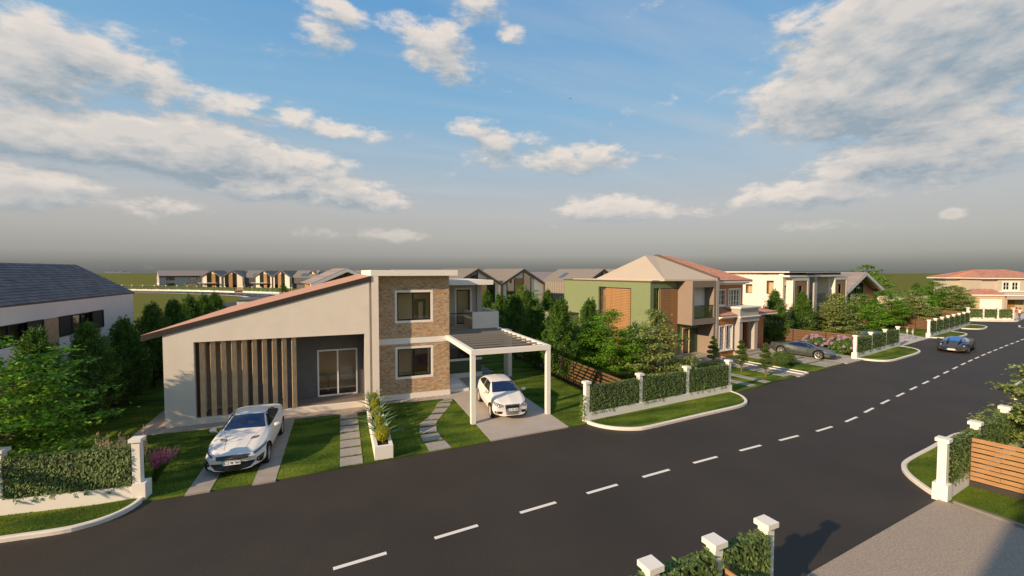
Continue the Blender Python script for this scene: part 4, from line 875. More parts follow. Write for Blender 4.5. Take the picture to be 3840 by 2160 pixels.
# ------------------------------------------------------------------ left house with slate roof
H5 = thing('slate_roof_house', 'large house with dark slate roof and long black window bands at the left edge', 'house', (-12, 21.6, 0))
ox, oy = -12, 21.6
w = HB(); w.wall_y(21.6, 33.6, 0, 5.34, -12.25, -12, [(22.0, 24.79, 3.74, 4.62), (25.85, 29.86, 3.72, 4.62)]); w.box(-18, -12.25, 33.35, 33.6, 0, 5.3); w.prism_xz([(-18, 5.3), (-12, 5.3), (-14.7, 7.0), (-15.3, 7.0)], 33.35, 33.6); w.box(-18, -12.25, 21.6, 21.85, 0, 5.3); w.prism_xz([(-18, 5.3), (-12, 5.3), (-14.7, 7.0), (-15.3, 7.0)], 21.6, 21.85); w.box(-18, -17.75, 21.85, 33.35, 0, 5.3)
w.build('wall', mat('warm_white_plaster', (.70, .64, .58), .9, .03, 1.5, .1, 80), H5)
w = HB(); w.box(-12.02, -11.97, 24.79, 25.85, 2.0, 4.62); w.build('stone_panel', stonef, H5)
w = HB(); w.slab((-11.97, 21.4, 5.36), (-11.97, 33.72, 5.36), (-14.75, 33.72, 7.08), (-14.75, 21.4, 7.08), .12); w.slab((-15.25, 21.4, 7.08), (-15.25, 33.72, 7.08), (-18.1, 33.72, 5.3), (-18.1, 21.4, 5.3), .12); w.box(-15.25, -14.75, 21.4, 33.72, 6.98, 7.08)
w.build('roof', slate, H5)
s_ = HB(); r_ = random.Random(4); nr = 15
for j in range(nr):
    a0, a1 = j / nr, (j + 1.15) / nr; y = 21.4 - (.2 if j % 2 else 0)
    while y < 33.7:
        l = .34; c = min(y + l - .012, 33.72); yy = max(y, 21.4); y += l
        if c - yy < .04: continue
        X0, Z0 = -11.95 - 2.8 * a0, 5.37 + 1.72 * a0; X1, Z1 = -11.95 - 2.8 * min(a1, 1), 5.37 + 1.72 * min(a1, 1); u = .03 + r_.uniform(0, .006)
        s_.add([(X0 + u * .5, yy, Z0 + u), (X0 + u * .5, c, Z0 + u), (X1, c, Z1 + .008), (X1, yy, Z1 + .008), (X0, yy, Z0), (X0, c, Z0)], [(0, 1, 2, 3), (4, 5, 1, 0)])
s_.build('roof_slates', slate, H5, kind='stuff')
win(H5, (-12 - ox, 21.95 - oy, 3.72), R(90), 1.76, .92, black, .07, (.5,), room=1.6, rec=.06)
win(H5, (-12 - ox, 26.94 - oy, 3.74), R(90), 1.78, .88, black, .08, (.56,), room=1.6, rec=.06)
def shutter(ya, yb):
    q = HB(); q.box(-12.0, -11.95, ya, ya + .07, 3.70, 4.63); q.box(-12.0, -11.95, yb - .07, yb, 3.70, 4.63); q.box(-12.0, -11.95, ya + .07, yb - .07, 3.70, 3.76); q.box(-12.0, -11.95, ya + .07, yb - .07, 4.56, 4.63); o = q.build('shutter', black, H5)
    for i in range(13): z = 3.78 + i * .06; l = HB(); l.box(-11.99, -11.965, ya + .07, yb - .07, z, z + .022); l.build('shutter_slat', mat('shutter_grey', (.05, .05, .055), .5), o)
    q = HB(); q.box(-12.0, -11.992, ya + .07, yb - .07, 3.76, 4.56); q.build('shutter_backing', black, o)
shutter(23.71, 24.79); shutter(25.85, 26.94); shutter(28.72, 29.86)
# flip those HB-built children of shutters: they are in house coordinates already (shutter origin = house origin)
ox, oy = -7.03, 22.31

# ------------------------------------------------------------------ gable houses and the villa further on
def gable_house(label, loc, rz, xl, xr, zl, zr, zp, depth, roofm, wallm=plaster, edge=.42, name='gable_house', group=None):
    t = thing(name, label, 'house', (*loc, 0), rz, group)
    b = MB()
    for (x, z, s) in ((xl, zl, 1), (xr, zr, -1)):
        L = math.hypot(x, zp - z); ex, ez = (0 - x) / L, (zp - z) / L
        nx, nz = ez * s * -1 * (-1 if s > 0 else -1), 0
        dz = edge / abs(ex)
        pts = [(x, z - dz), (0, zp - dz), (0, zp), (x, z)] if x < 0 else [(0, zp - dz), (x, z - dz), (x, z), (0, zp)]
        b.prism_xz(pts, 0, .35)
    b.build('gable_frame', white, t)
    b = MB(); b.slab((xl, .02, zl + .02), (0, .02, zp + .02), (0, depth, zp + .02), (xl, depth, zl + .02), .06); b.slab((0, .02, zp + .02), (xr, .02, zr + .02), (xr, depth, zr + .02), (0, depth, zp + .02), .06); b.build('roof', roofm, t)
    for (x, z) in ((xl, zl), (xr, zr)):
        s_ = MB(); L = math.hypot(x, zp - z); n = int(L / .28)
        for i in range(n):
            f0, f1 = i / n, (i + 1.1) / n; a = (x * (1 - f0), z + (zp - z) * f0); c = (x * (1 - min(f1, 1)), z + (zp - z) * min(f1, 1))
            q = [(a[0], .0, a[1] + .06), (a[0], depth, a[1] + .06), (c[0], depth, c[1] + .03), (c[0], .0, c[1] + .03), (a[0], 0, a[1] + .0), (a[0], depth, a[1])]
            s_.add(q, [(0, 1, 2, 3) if x > 0 else (3, 2, 1, 0), (4, 5, 1, 0) if x > 0 else (0, 1, 5, 4)])
        s_.build('shingle_courses', roofm, t, kind='stuff')
    k = .9
    b = MB(); b.prism_xz([(xl * k, 0), (xr * k, 0), (xr * k, zr + .0), (0, zp - .3), (xl * k, zl + .0)], 1.3, 1.5); b.box(xl * k, xl * k + .2, 1.5, depth - .3, 0, zl - .2); b.box(xr * k - .2, xr * k, 1.5, depth - .3, 0, zr - .2)
    b.prism_xz([(xl * k, 0), (xr * k, 0), (xr * k, zr), (0, zp - .3), (xl * k, zl)], depth - .5, depth - .3); b.build('wall', woodw, t)
    g = MB(); g.prism_xz([(xl * .62, 2.6), (xr * .30, 2.6), (xr * .30, zp - .75 - (zp - zr) * .30), (0, zp - .7), (xl * .62, zp - .75 - (zp - zl) * .62)], 1.24, 1.26)
    g.box(xl * .62, xr * .30, 1.24, 1.26, .2, 2.45); g.build('gable_glass', paned, t)
    f = MB()
    for q in (.62, .3, 0): f.box(xl * q - .05, xl * q + .05, 1.18, 1.29, .1, zp - .75 - (zp - zl) * q)
    f.box(xr * .3 - .05, xr * .3 + .05, 1.18, 1.29, .1, zp - .75 - (zp - zr) * .3); f.box(xl * .62, xr * .3, 1.18, 1.29, 2.45, 2.6); f.build('glass_frame', black, t)
    b = MB(); b.box(xl * k, xr * k, 1.15, 1.3, 0, .2); b.build('base', wallm, t)
    return t
gable_house('wide white-framed gable house with wooden front behind the playing children', (67.9, 38), A4, -6.67, 8.32, 4.01, 3.61, 6.56, 9, slatelight)
gable_house('white-edged gable roof showing just above the sloping terracotta roof', (.8, 58.8), A4, -4.3, 4.3, 5.15, 5.15, 7.08, 8, slatelight)
g_ = thing('garage', 'low white flat-roofed garage right of the wide gable house', 'garage', (74.4, 38.8, 0), R(-14))
b = MB(); b.wall_x(0, 7.0, 0, 3.05, 0, .2, [(1.6, 4.0, .3, 2.3)]); b.box(0, .2, .2, 5, 0, 3.05); b.box(6.8, 7, .2, 5, 0, 3.05); b.box(.2, 6.8, 4.8, 5, 0, 3.05); b.build('wall', plaster, g_)
bx('roof', slate, g_, -.1, 7.1, -.1, 5.1, 3.05, 3.15); win(g_, (1.6, 0, .3), 0, 2.4, 2.0, black, .06, (.33, .66), glass=paned)
g_ = thing('garage', 'low white garage with grey flat roof half hidden behind the sloping terracotta roof', 'garage', (-10.1, 52.3, 0), 0)
b = MB(); b.wall_x(0, 10, 0, 3.62, 0, .2, [(1.2, 3.2, .8, 2.4)]); b.box(0, .2, .2, 5, 0, 3.62); b.box(9.8, 10, .2, 5, 0, 3.62); b.box(.2, 9.8, 4.8, 5, 0, 3.62); b.build('wall', plaster, g_)
bx('roof', seamdark, g_, -.1, 10.1, -.1, 5.1, 3.62, 3.74); win(g_, (1.2, 0, .8), 0, 2, 1.6, black, .06, (.5,), glass=paned)
p = MB(); p.poly([(-24, 100), (-9, 60), (6, 60), (4, 100), (-14, 120), (-20, 118)], -.02, .012); p.build('side_road', asphalt, kind='structure')

V5 = thing('red_roofed_villa', 'large beige villa with red tiled hipped roof, white garage door and wooden entrance', 'villa', (98.8, 38.5, 0), R(-28))
b = MB(); b.box(-2.1, 0, 4.07, 6.5, 0, 5.5); b.box(0, 2.3, 0, 6.5, 0, 5.5); b.wall_x(2.3, 9, 2.9, 5.5, -.3, 0, [(3.05, 4.0, 3.6, 4.9), (4.35, 5.3, 3.6, 4.9), (7, 8, 3.6, 4.9)]); b.box(2.3, 9, .9, 6.5, 0, 5.5); b.build('upper_wall', mat('villa_plaster', (.50, .43, .345), .9, .03), V5)
bx('lower_wall', tanbrick, V5, -2.6, 2.2, -1.6, 0, 0, 2.75); bx('porch_back', tanbrick, V5, 2.3, 9, .6, .9, 0, 2.6)
for x in (2.35, 5.9): bx('porch_pillar', greyp, V5, x, x + .6, -1.2, -.6, 0, 2.2)
bx('porch_beam', greyp, V5, 2.3, 9, -1.2, .0, 2.1, 2.9); bx('cornice', white, V5, 2.25, 9, -1.35, -1.2, 2.65, 2.85); bx('cornice', white, V5, 2.25, 9, -.5, -.3, 3.25, 3.4)
bx('cornice', white, V5, -2.8, 2.25, -1.8, -1.6, 2.7, 2.9)
b = MB(); b.box(-2.9, 0, 3.3, 7.0, 5.45, 5.68); b.box(0, 9.6, -.75, 7.0, 5.45, 5.68); b.box(-.5, 0, -.75, 3.3, 5.45, 5.68); b.build('cornice', white, V5)
b = MB(); b.add([(-.6, -.85, 5.68), (9.7, -.85, 5.68), (6.6, 3.4, 6.96), (1.8, 3.4, 6.96), (9.7, 7.1, 5.68), (-3.0, 7.1, 5.68), (-3.0, 3.2, 5.68), (-.6, 3.2, 5.68)], [(0, 1, 2, 3), (1, 4, 2), (4, 5, 3, 2), (5, 6, 3), (6, 7, 3), (7, 0, 3)]); b.build('roof', terratile, V5)
tiles_plane(V5, (-.6, -.85, 5.70), (9.7, -.85, 5.70), (6.6, 3.4, 6.98), (1.8, 3.4, 6.98), terratile, .5, .45, .03); tiles_plane(V5, (-3.0, 7.1, 5.70), (-3.0, 3.2, 5.70), (1.78, 3.35, 6.98), (1.76, 3.45, 6.98), terratile, .5, .45, .03)
b = MB(); b.add([(-2.8, -1.8, 2.9), (2.25, -1.8, 2.9), (1.6, 0, 3.75), (-.6, 0, 3.75), (-2.8, 1, 2.9), (-.6, 1, 3.75)], [(0, 1, 2, 3), (0, 3, 5, 4)]); b.add([(2.25, -1.8, 2.9), (2.25, 0, 2.9), (1.6, 0, 3.75)], [(0, 1, 2)]); b.build('low_roof', terratile, V5)
tiles_plane(V5, (-2.8, -1.8, 2.92), (2.25, -1.8, 2.92), (1.6, 0, 3.77), (-.6, 0, 3.77), terratile, .45, .4, .03)
b = MB(); b.box(-1.4, 1.75, -1.66, -1.6, 0, 2.15); b.build('garage_door', white, V5)
for x in (3.05, 4.35, 7): win(V5, (x, -.3, 3.6), 0, .95, 1.3, whitem, .09, (.5,), (.5,), trim=white, tw=.16, glass=paned, room=.2)
bx('door', mat('varnished_wood', (.34, .17, .05), .5, .2, 2), V5, 3.8, 5.6, .5, .6, .1, 2.1); bx('door_side_light', paned, V5, 3.3, 3.8, .5, .6, .1, 2.1)

# paired gable townhouses with standing-seam roofs
def townhouse(label, loc, rz, gw, ze, zr, depth, link_w, wallc=plaster, ribs=True, roofc=seam, extra=1):
    t = thing('gabled_townhouse', label, 'townhouse', (*loc, 0), rz, 'paired gable townhouses with metal roofs')
    h = gw / 2
    for g in range(2):
        xc = g * gw
        b = MB(); b.prism_xz([(xc - h, 0), (xc + h, 0), (xc + h, ze), (xc, zr - .12), (xc - h, ze)], .25, .5); b.build('front_wall', wallc, t)
        b = MB()
        for s in (-1, 1):
            pts = [(xc + s * h, ze - .28), (xc, zr - .30), (xc, zr + .05), (xc + s * h, ze + .05)]
            b.prism_xz(pts if s < 0 else pts[::-1], 0, .25)
        b.box(xc - h, xc - h + .16, 0, .25, 0, ze - .2); b.box(xc + h - .16, xc + h, 0, .25, 0, ze - .2); b.build('gable_edge', brownf, t)
        m_ = MB(); sgn = 1 if g == 0 else -1
        wx0 = xc + (.05 if g == 0 else -h * .36); wx1 = xc + (h * .36 if g == 0 else -.05)
        n = int((zr - .5) / .3); pmb = MB(); pmb.box(0, wx1 - wx0, -.03, 0, 0, .29); pme = pmb.mesh('plank', slatw)
        for i in range(n):
            z = .1 + i * .3
            if z + .3 > zr - .15 - (zr - ze) * .4: continue
            o = link('plank', pme, t); o.location = (wx0, .24, z)
        for (a, c) in (((xc - h * .42, xc + .0), (xc + h * .40, xc + h * .72)) if g == 0 else ((xc - h * .74, xc - h * .40), (xc + .0, xc + h * .36))):
            za = zr - .42 - (zr - ze) * abs(a - xc) / h; zc = zr - .42 - (zr - ze) * abs(c - xc) / h
            f = MB(); f.prism_xz([(a, .2), (c, .2), (c, zc), (a, za)], .235, .248); f.build('gable_window', paned, t)
            f = MB()
            for x, z in ((a, za), (c, zc)): f.box(x - .045, x + .045, .19, .26, .15, z)
            f.box(a, c, .19, .26, 2.75, 2.9); f.build('window_frame', black, t)
        for s in (-1, 1):
            r = MB(); A = (xc + s * h, -.02, ze + .05); B = (xc, -.02, zr + .05)
            q = [(xc + s * h, -.02, ze + .06), (xc, -.02, zr + .06), (xc, depth, zr + .06), (xc + s * h, depth, ze + .06)]
            (r.slab(*q, .08) if s < 0 else r.slab(q[1], q[0], q[3], q[2], .08))
            if ribs:
                nr_ = int(depth / .55)
                for i in range(nr_):
                    y = .2 + i * .55; dz = .05
                    r.add([(q[0][0], y, q[0][2]), (q[1][0], y, q[1][2]), (q[1][0], y, q[1][2] + dz), (q[0][0], y, q[0][2] + dz), (q[0][0], y + .04, q[0][2]), (q[1][0], y + .04, q[1][2]), (q[1][0], y + .04, q[1][2] + dz), (q[0][0], y + .04, q[0][2] + dz)],
                          [(0, 1, 2, 3), (7, 6, 5, 4), (3, 2, 6, 7)])
            r.build('roof', roofc, t)
    b = MB(); b.box(-h, -h + .15, .5, depth, 0, ze); b.box(h + gw - .15, h + gw, .5, depth, 0, ze); b.box(-h, h + gw, depth - .2, depth, 0, ze); b.build('side_wall', roofc if link_w == 0 else wallc, t)
    if ribs and link_w == 0:
        b = MB()
        for i in range(int(depth / .55)): b.box(-h - .05, -h, .3 + i * .55, .36 + i * .55, 0, ze)
        b.build('wall_seams', roofc, t, kind='stuff')
    bx('canopy', white, t, -h - .6, h * .6, -1.0, .0, 2.55, 2.65)
    if link_w > 0:
        x0 = h + gw; b = MB(); b.box(x0, x0 + link_w, 1.0, 1.2, 2.4, ze - .3); b.box(x0, x0 + link_w, 1.6, 1.8, 0, 2.4); b.build('link_wall', seamdark, t)
        b = MB()
        for i in range(int(link_w / .5)): b.box(x0 + i * .5, x0 + i * .5 + .06, .95, 1.0, 2.4, ze - .3)
        b.build('wall_seams', seamdark, t, kind='stuff')
        b = MB(); b.slab((x0, .9, ze - .3), (x0 + link_w, .9, ze - .3), (x0 + link_w, depth * .5, zr), (x0, depth * .5, zr), .1)
        for i in range(int(link_w / .55)): b.box(x0 + i * .55, x0 + i * .55 + .04, .9, .95, ze - .3, ze - .26)
        for i in range(int(link_w / .6)):
            x = x0 + i * .6; b.add([(x, .9, ze - .29), (x + .05, .9, ze - .29), (x + .05, depth * .5, zr + .02), (x, depth * .5, zr + .02), (x, .9, ze - .22), (x + .05, .9, ze - .22), (x + .05, depth * .5, zr + .08), (x, depth * .5, zr + .08)], [(4, 5, 6, 7), (0, 4, 7, 3), (1, 2, 6, 5)])
        b.build('link_roof', roofc, t)
        ys = depth * .25; zs = ze - .3 + (zr - ze + .3) * (ys - .9) / (depth * .5 - .9)
        b = MB(); b.slab((x0 + link_w * .35, ys - .8, zs - .28), (x0 + link_w * .65, ys - .8, zs - .28), (x0 + link_w * .65, ys + .8, zs + .62), (x0 + link_w * .35, ys + .8, zs + .62), .05); b.build('skylight', skylight, t)
        win(t, (x0 + link_w * .3, 1.0, 2.6), 0, link_w * .28, 1.6, black, .08, (.5,), glass=paned)
    else:
        ys = depth * .62; b = MB()
        f0, f1 = .25, .62; dz = zr - ze
        b.slab((-h * (1 - f0), ys, ze + dz * f0 + .18), (-h * (1 - f1), ys, ze + dz * f1 + .18), (-h * (1 - f1), ys + .8, ze + dz * f1 + .18), (-h * (1 - f0), ys + .8, ze + dz * f0 + .18), .06); b.build('skylight', skylight, t)
    return t
townhouse('twin-gabled townhouse with pale seam roof rising behind the balcony of the brick tower', (15.6, 50.8), A4, 6.87, 5.12, 7.0, 10, 0)
townhouse('twin-gabled townhouse with blue skylight directly behind the green house', (35.0, 52.9), A4, 6.87, 5.12, 7.0, 10, 0)
for (x, y, rz, lw_, lab) in ((-42.3, 180, -13, 7, 'leftmost twin-gabled townhouse on the distant loop road, next to the long grey house'),
                             (-25.4, 173.6, -30, 8.6, 'second twin-gabled townhouse of the distant row, above the rising terracotta roof edge'),
                             (-9.6, 167.4, -40, 8.6, 'third twin-gabled townhouse of the distant row, partly behind the white-edged gable')):
    townhouse(lab, (x, y), R(rz), 6.87, 4.75, 6.98, 9, lw_)
G6 = thing('long_grey_house', 'long grey house with slate roof standing alone left of the distant gables', 'house', (-64.2, 202.5, 0), R(22))
lx = 15.6; b = MB(); b.wall_x(0, lx, 0, 4.95, 0, .3, [(2.0, 4.6, 3.15, 4.35), (9.4, 11.7, 3.2, 4.35), (2.0, 4.6, 0, 2.1), (7.4, 13.6, 0, 2.2)]); b.box(0, .3, .3, 8, 0, 4.9); b.box(lx - .3, lx, .3, 8, 0, 4.9); b.prism_yz([(0, 4.9), (8, 4.9), (4, 6.9)], 0, .3); b.build('wall', mat('cool_grey_plaster', (.40, .37, .37), .9, .03), G6)
b = MB(); b.slab((-.2, -.3, 4.9), (lx + .2, -.3, 4.9), (lx + .2, 4, 7.0), (-.2, 4, 7.0), .15); b.slab((-.2, 4, 7.0), (lx + .2, 4, 7.0), (lx + .2, 8.3, 4.9), (-.2, 8.3, 4.9), .15); b.build('roof', slatelight, G6)
bx('gutter', black, G6, -.2, lx + .2, -.4, -.28, 4.55, 4.9)
b = MB(); b.box(-.12, 0, -.2, .2, 0, 5.0); b.box(-.12, 0, 3.6, 4.4, 0, 6.8); b.box(-.12, 0, 7.8, 8.2, 0, 5.0); b.box(-.12, 0, .2, 7.8, 1.6, 2.2); b.build('white_frame', white, G6)
for a, c, z0, z1 in ((2.0, 4.6, 3.15, 4.35), (9.4, 11.7, 3.2, 4.35), (2.0, 4.6, .05, 2.1), (8.6, 12.2, .05, 2.2)): win(G6, (a, 0, z0), 0, c - a, z1 - z0, darktrim, .1, (.5,), room=1.5, rec=.1)
# more roofs glimpsed between the nearer houses
def simple_house(label, loc, rz, w, dpt, ze, zr, roofm, wallm=plaster):
    t = thing('distant_house', label, 'house', (*loc, 0), rz)
    b = MB(); b.wall_x(0, w, 0, ze, 0, .3, [(1, 2.4, 3.2, 4.4), (w - 3, w - 1.4, 3.2, 4.4)]); b.box(0, .3, .3, dpt, 0, ze); b.box(w - .3, w, .3, dpt, 0, ze); b.prism_yz([(0, ze), (dpt, ze), (dpt / 2, zr - .1)], 0, .3); b.prism_yz([(0, ze), (dpt, ze), (dpt / 2, zr - .1)], w - .3, w); b.build('wall', wallm, t)
    b = MB(); b.slab((-.3, -.4, ze), (w + .3, -.4, ze), (w + .3, dpt / 2, zr), (-.3, dpt / 2, zr), .15); b.slab((-.3, dpt / 2, zr), (w + .3, dpt / 2, zr), (w + .3, dpt + .4, ze), (-.3, dpt + .4, ze), .15); b.build('roof', roofm, t)
    for x in (1, w - 3): win(t, (x, 0, 3.2), 0, 1.4, 1.2, black, .1, (.5,), glass=paned)
    return t
simple_house('distant white house with pinkish roof between the two pale-roofed townhouses', (37.5, 84), A4, 11, 9, 4.6, 6.55, slatelight)
simple_house('distant pinkish roof showing just above the brick tower slab', (10, 78), A4, 12, 9, 5.2, 7.1, slatelight)
simple_house('distant grey-roofed white block showing between the white-edged gable and the tower', (6.5, 84), A4, 9, 9, 5.0, 6.9, slatelight)
ORD = 'first second third fourth fifth sixth seventh eighth ninth tenth eleventh twelfth thirteenth fourteenth fifteenth sixteenth'.split()
for i in range(16):
    px = 398 + i * 5.7; d = 1500 + rnd.uniform(-60, 60); lat = (px - 1920) / 1628 * d
    x = .9304 * lat + .3665 * d; y = -.3665 * lat + .9304 * d
    t = thing('far_building', f'tiny pale building on the far left horizon, {ORD[i]} from the left in the little town', 'building', (x, y, 0), R(20), 'town on the horizon')
    hh = rnd.choice((3.5, 4.5, 6, 7.5)); bx('wall', plaster, t, -3, 3, -3, 3, 0, hh); bx('roof', slatelight, t, -3.2, 3.2, -3.2, 3.2, hh, hh + rnd.uniform(.3, 1.2))

# far hedge walls along the loop road, and its board fence
def far_hedges(pts, step, label, dens=24):
    pl = smooth(pts, 1); 
    acc = []; cur = Vector(pl[0]); acc.append(cur.copy()); rest = step
    for a, c in zip(pl, pl[1:]):
        a, c = Vector(a), Vector(c); seg = (c - a).length; pos = 0
        while seg - pos >= rest: pos += rest; acc.append(a + (c - a) * (pos / seg)); rest = step
        rest -= seg - pos
    for i, (a, c) in enumerate(zip(acc, acc[1:])):
        d = c - a; t = thing('far_hedge_wall', label, 'hedge wall', (a.x, a.y, 0), math.atan2(d.y, d.x), 'hedge walls along the distant loop road')
        L = d.length; bx('plinth', white, t, 0, L, 0, .28, 0, .5); pm = bx('post', white, t, 0, .2, .04, .24, .5, 1.8); bx('cap', white, pm, -.1, .35, -.06, .34, 1.8, 1.92)
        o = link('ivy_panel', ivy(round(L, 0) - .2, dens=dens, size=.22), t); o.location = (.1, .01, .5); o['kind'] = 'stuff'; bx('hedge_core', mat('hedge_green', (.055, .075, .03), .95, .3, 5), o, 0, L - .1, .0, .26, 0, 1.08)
far_hedges([(-83, 203), (-68.7, 190), (-58.0, 183.5), (-49.2, 177), (-38.4, 166.5), (-29.5, 156.5)], 4.9, 'ivy hedge section with white post along the distant curving road')
far_hedges([(-29.0, 159), (-23.8, 153.5), (-21.9, 151), (-15.1, 144.5), (-8, 137.5)], 4.4, 'ivy hedge section on white wall in front of the distant gables')
fence((-80, 210), (-62, 199), 'low dark fence line far left of the long grey house', 5, 1.4, 6, .05, group='distant fences')
fence((-46, 180), (-20, 160), 'low dark fence line in front of the distant gabled row', 5, 1.3, 6, .05, group='distant fences')

# a tall house behind the camera whose shadow falls on the pavement at the lower right
NB = thing('neighbour_house', 'plain beige house standing behind the viewpoint', 'house', (-9.2, -2.33, 0), R(12.5))
b = MB(); b.box(0, 8.9, -7, 0, 0, 8.4); b.build('wall', plaster, NB); bx('roof', slate, NB, -.0, 8.9, -7, 0, 8.4, 8.5)

# ------------------------------------------------------------------ trees
def trunk_mesh(name, pts, rads, limbs=(), m=bark, n=7):
    b = MB(); b.tube(pts, rads, n)
    for p, r in limbs: b.tube(p, r, 5)
    return b.mesh(name, m)
def conifer(seed, label):
    rg = np.random.default_rng(seed); t = thing('conifer_tree', label, 'tree', (0, 0, 0), 0, 'columnar conifers planted along the garden fences')
    P, U, N, A_ = [], [], [], []
    prof = lambda z: np.interp(z, [.55, 1.0, 1.6, 2.4, 3.2, 3.9, 4.4, 4.7], [.65, 1.25, 1.48, 1.38, 1.02, .62, .28, .04])
    limbs = []
    for k in range(250):
        z = .6 + 3.95 * rg.random() ** .8; a = rg.uniform(0, 6.28); r = prof(z) * rg.uniform(.45, 1.06)
        up = rg.uniform(.28, .55) * (1.25 if z > 3 else 1); base = np.array([math.cos(a) * r * .62, math.sin(a) * r * .62, z - up * .7]); tip = np.array([math.cos(a) * r, math.sin(a) * r, z + up * .75])
        if k % 9 == 0: limbs.append(([(0, 0, max(.6, z - .9)), tuple(base), tuple(tip)], [.02, .012, .004]))
        n = 62; s = rg.random(n); c = base + (tip - base) * s[:, None]; rad = .19 * (1 - s * .75) + .02
        d = rg.normal(0, 1, (n, 3)); d /= np.linalg.norm(d, axis=1, keepdims=True); p = c + d * rad[:, None]
        P.append(p); U.append(d + (tip - base) / np.linalg.norm(tip - base) * .9); N.append(np.cross(d, rg.normal(0, 1, (n, 3))) + d * .3)
    P, U, N = map(np.concatenate, (P, U, N)); n = len(P)
    V = cards(P, N, U, rg.uniform(.10, .18, n), rg.uniform(.036, .06, n), .0)
    link('crown', cardmesh('crown', V, lf_dark), t)['kind'] = 'stuff'
    link('trunk', trunk_mesh('trunk', [(0, 0, 0), (.01, 0, 1.2), (0, 0, 2.8), (0, 0, 4.2)], [.06, .05, .03, .01], limbs, barkd), t)
    return t
def layered(seed, label, name, m, H=4.5, rad=2.3, z0=1.0, tiers=9, pads=7, leaf=(.11, .065), per=85, droop=0., group='', barkm=bark, crownshape='flat', tr=.055):
    rg = np.random.default_rng(seed); t = thing(name, label, 'tree', (0, 0, 0), 0, group); P, U, N, limbs = [], [], [], []
    lean = rg.uniform(-.12, .12, 2)
    for i in range(tiers):
        f = i / (tiers - 1); z = z0 + (H - z0 - .1) * f ** .95
        R_ = rad * ({'flat': np.interp(f, [0, .15, .5, .8, 1], [.75, 1, .95, .62, .16]), 'cone': np.interp(f, [0, .12, .5, .8, 1], [.85, 1, .66, .36, .08])}[crownshape])
        a0 = rg.uniform(0, 6.28)
        for k in range(pads if f < .8 else max(3, pads - 3)):
            a = a0 + k * 6.283 / pads + rg.uniform(-.35, .35); r = R_ * rg.uniform(.7, 1.12); zz_ = z + rg.uniform(-.14, .14)
            tip = np.array([math.cos(a) * r, math.sin(a) * r, zz_ - droop * r * .25]); st = np.array([lean[0] * f, lean[1] * f, max(z0 * .6, zz_ - .35 - .18 * r)])
            limbs.append(([tuple(st), tuple((st + tip) / 2 + np.array([0, 0, .03])), tuple(tip)], [.022 * (1.2 - f), .013, .004]))
            nsub = max(2, int(r / .38)); cnt = per
            for q in range(nsub):
                s = .35 + .68 * (q + .6) / nsub; c = st + (tip - st) * s + np.array([rg.uniform(-.22, .22), rg.uniform(-.22, .22), rg.uniform(-.03, .07)])
                n = int(cnt * rg.uniform(.5, 1.2)); sp = .20 + .12 * (1 - s)
                p = c + rg.normal(0, 1, (n, 3)) * np.array([sp, sp, .055]); out = p - c
                P.append(p); N.append(np.array([0, 0, 1.]) + rg.normal(0, .42, (n, 3)) + out * .6); U.append(out + rg.normal(0, .12, (n, 3)) + np.array([0, 0, -droop * .3]))
    P, U, N = map(np.concatenate, (P, U, N)); n = len(P)
    V = cards(P, N, U, rg.uniform(.7, 1.3, n) * leaf[0], rg.uniform(.7, 1.3, n) * leaf[1], .0)
    link('crown', cardmesh('crown', V, m), t)['kind'] = 'stuff'
    link('trunk', trunk_mesh('trunk', [(0, 0, 0), (.04, .02, .9), (lean[0] * .5 - .03, lean[1] * .5, 2.2), (lean[0], lean[1], H - .2)], [tr, tr * .85, tr * .55, .012], limbs, barkm), t)
    return t
con = [conifer(s, 'x') for s in (3, 8, 15)]
bri = [layered(21, 'x', 'broadleaf_tree', lf_bright, group='bright green broadleaf trees in the front gardens', tiers=8, pads=7, per=46, leaf=(.16, .10), rad=2.5),
       layered(24, 'x', 'broadleaf_tree', lf_bright, group='bright green broadleaf trees in the front gardens', tiers=11, pads=7, per=85, rad=2.3, leaf=(.13, .075))]
map_ = [layered(31, 'x', 'maple_tree', lf_yel, group='yellow-green maples in the front gardens', tiers=11, pads=7, per=62, leaf=(.135, .11), droop=.5, rad=2.4, crownshape='cone', z0=.9),
        layered(35, 'x', 'maple_tree', lf_yel, group='yellow-green maples in the front gardens', tiers=11, pads=7, per=62, leaf=(.135, .11), droop=.5, rad=2.4, crownshape='cone', z0=1.1)]
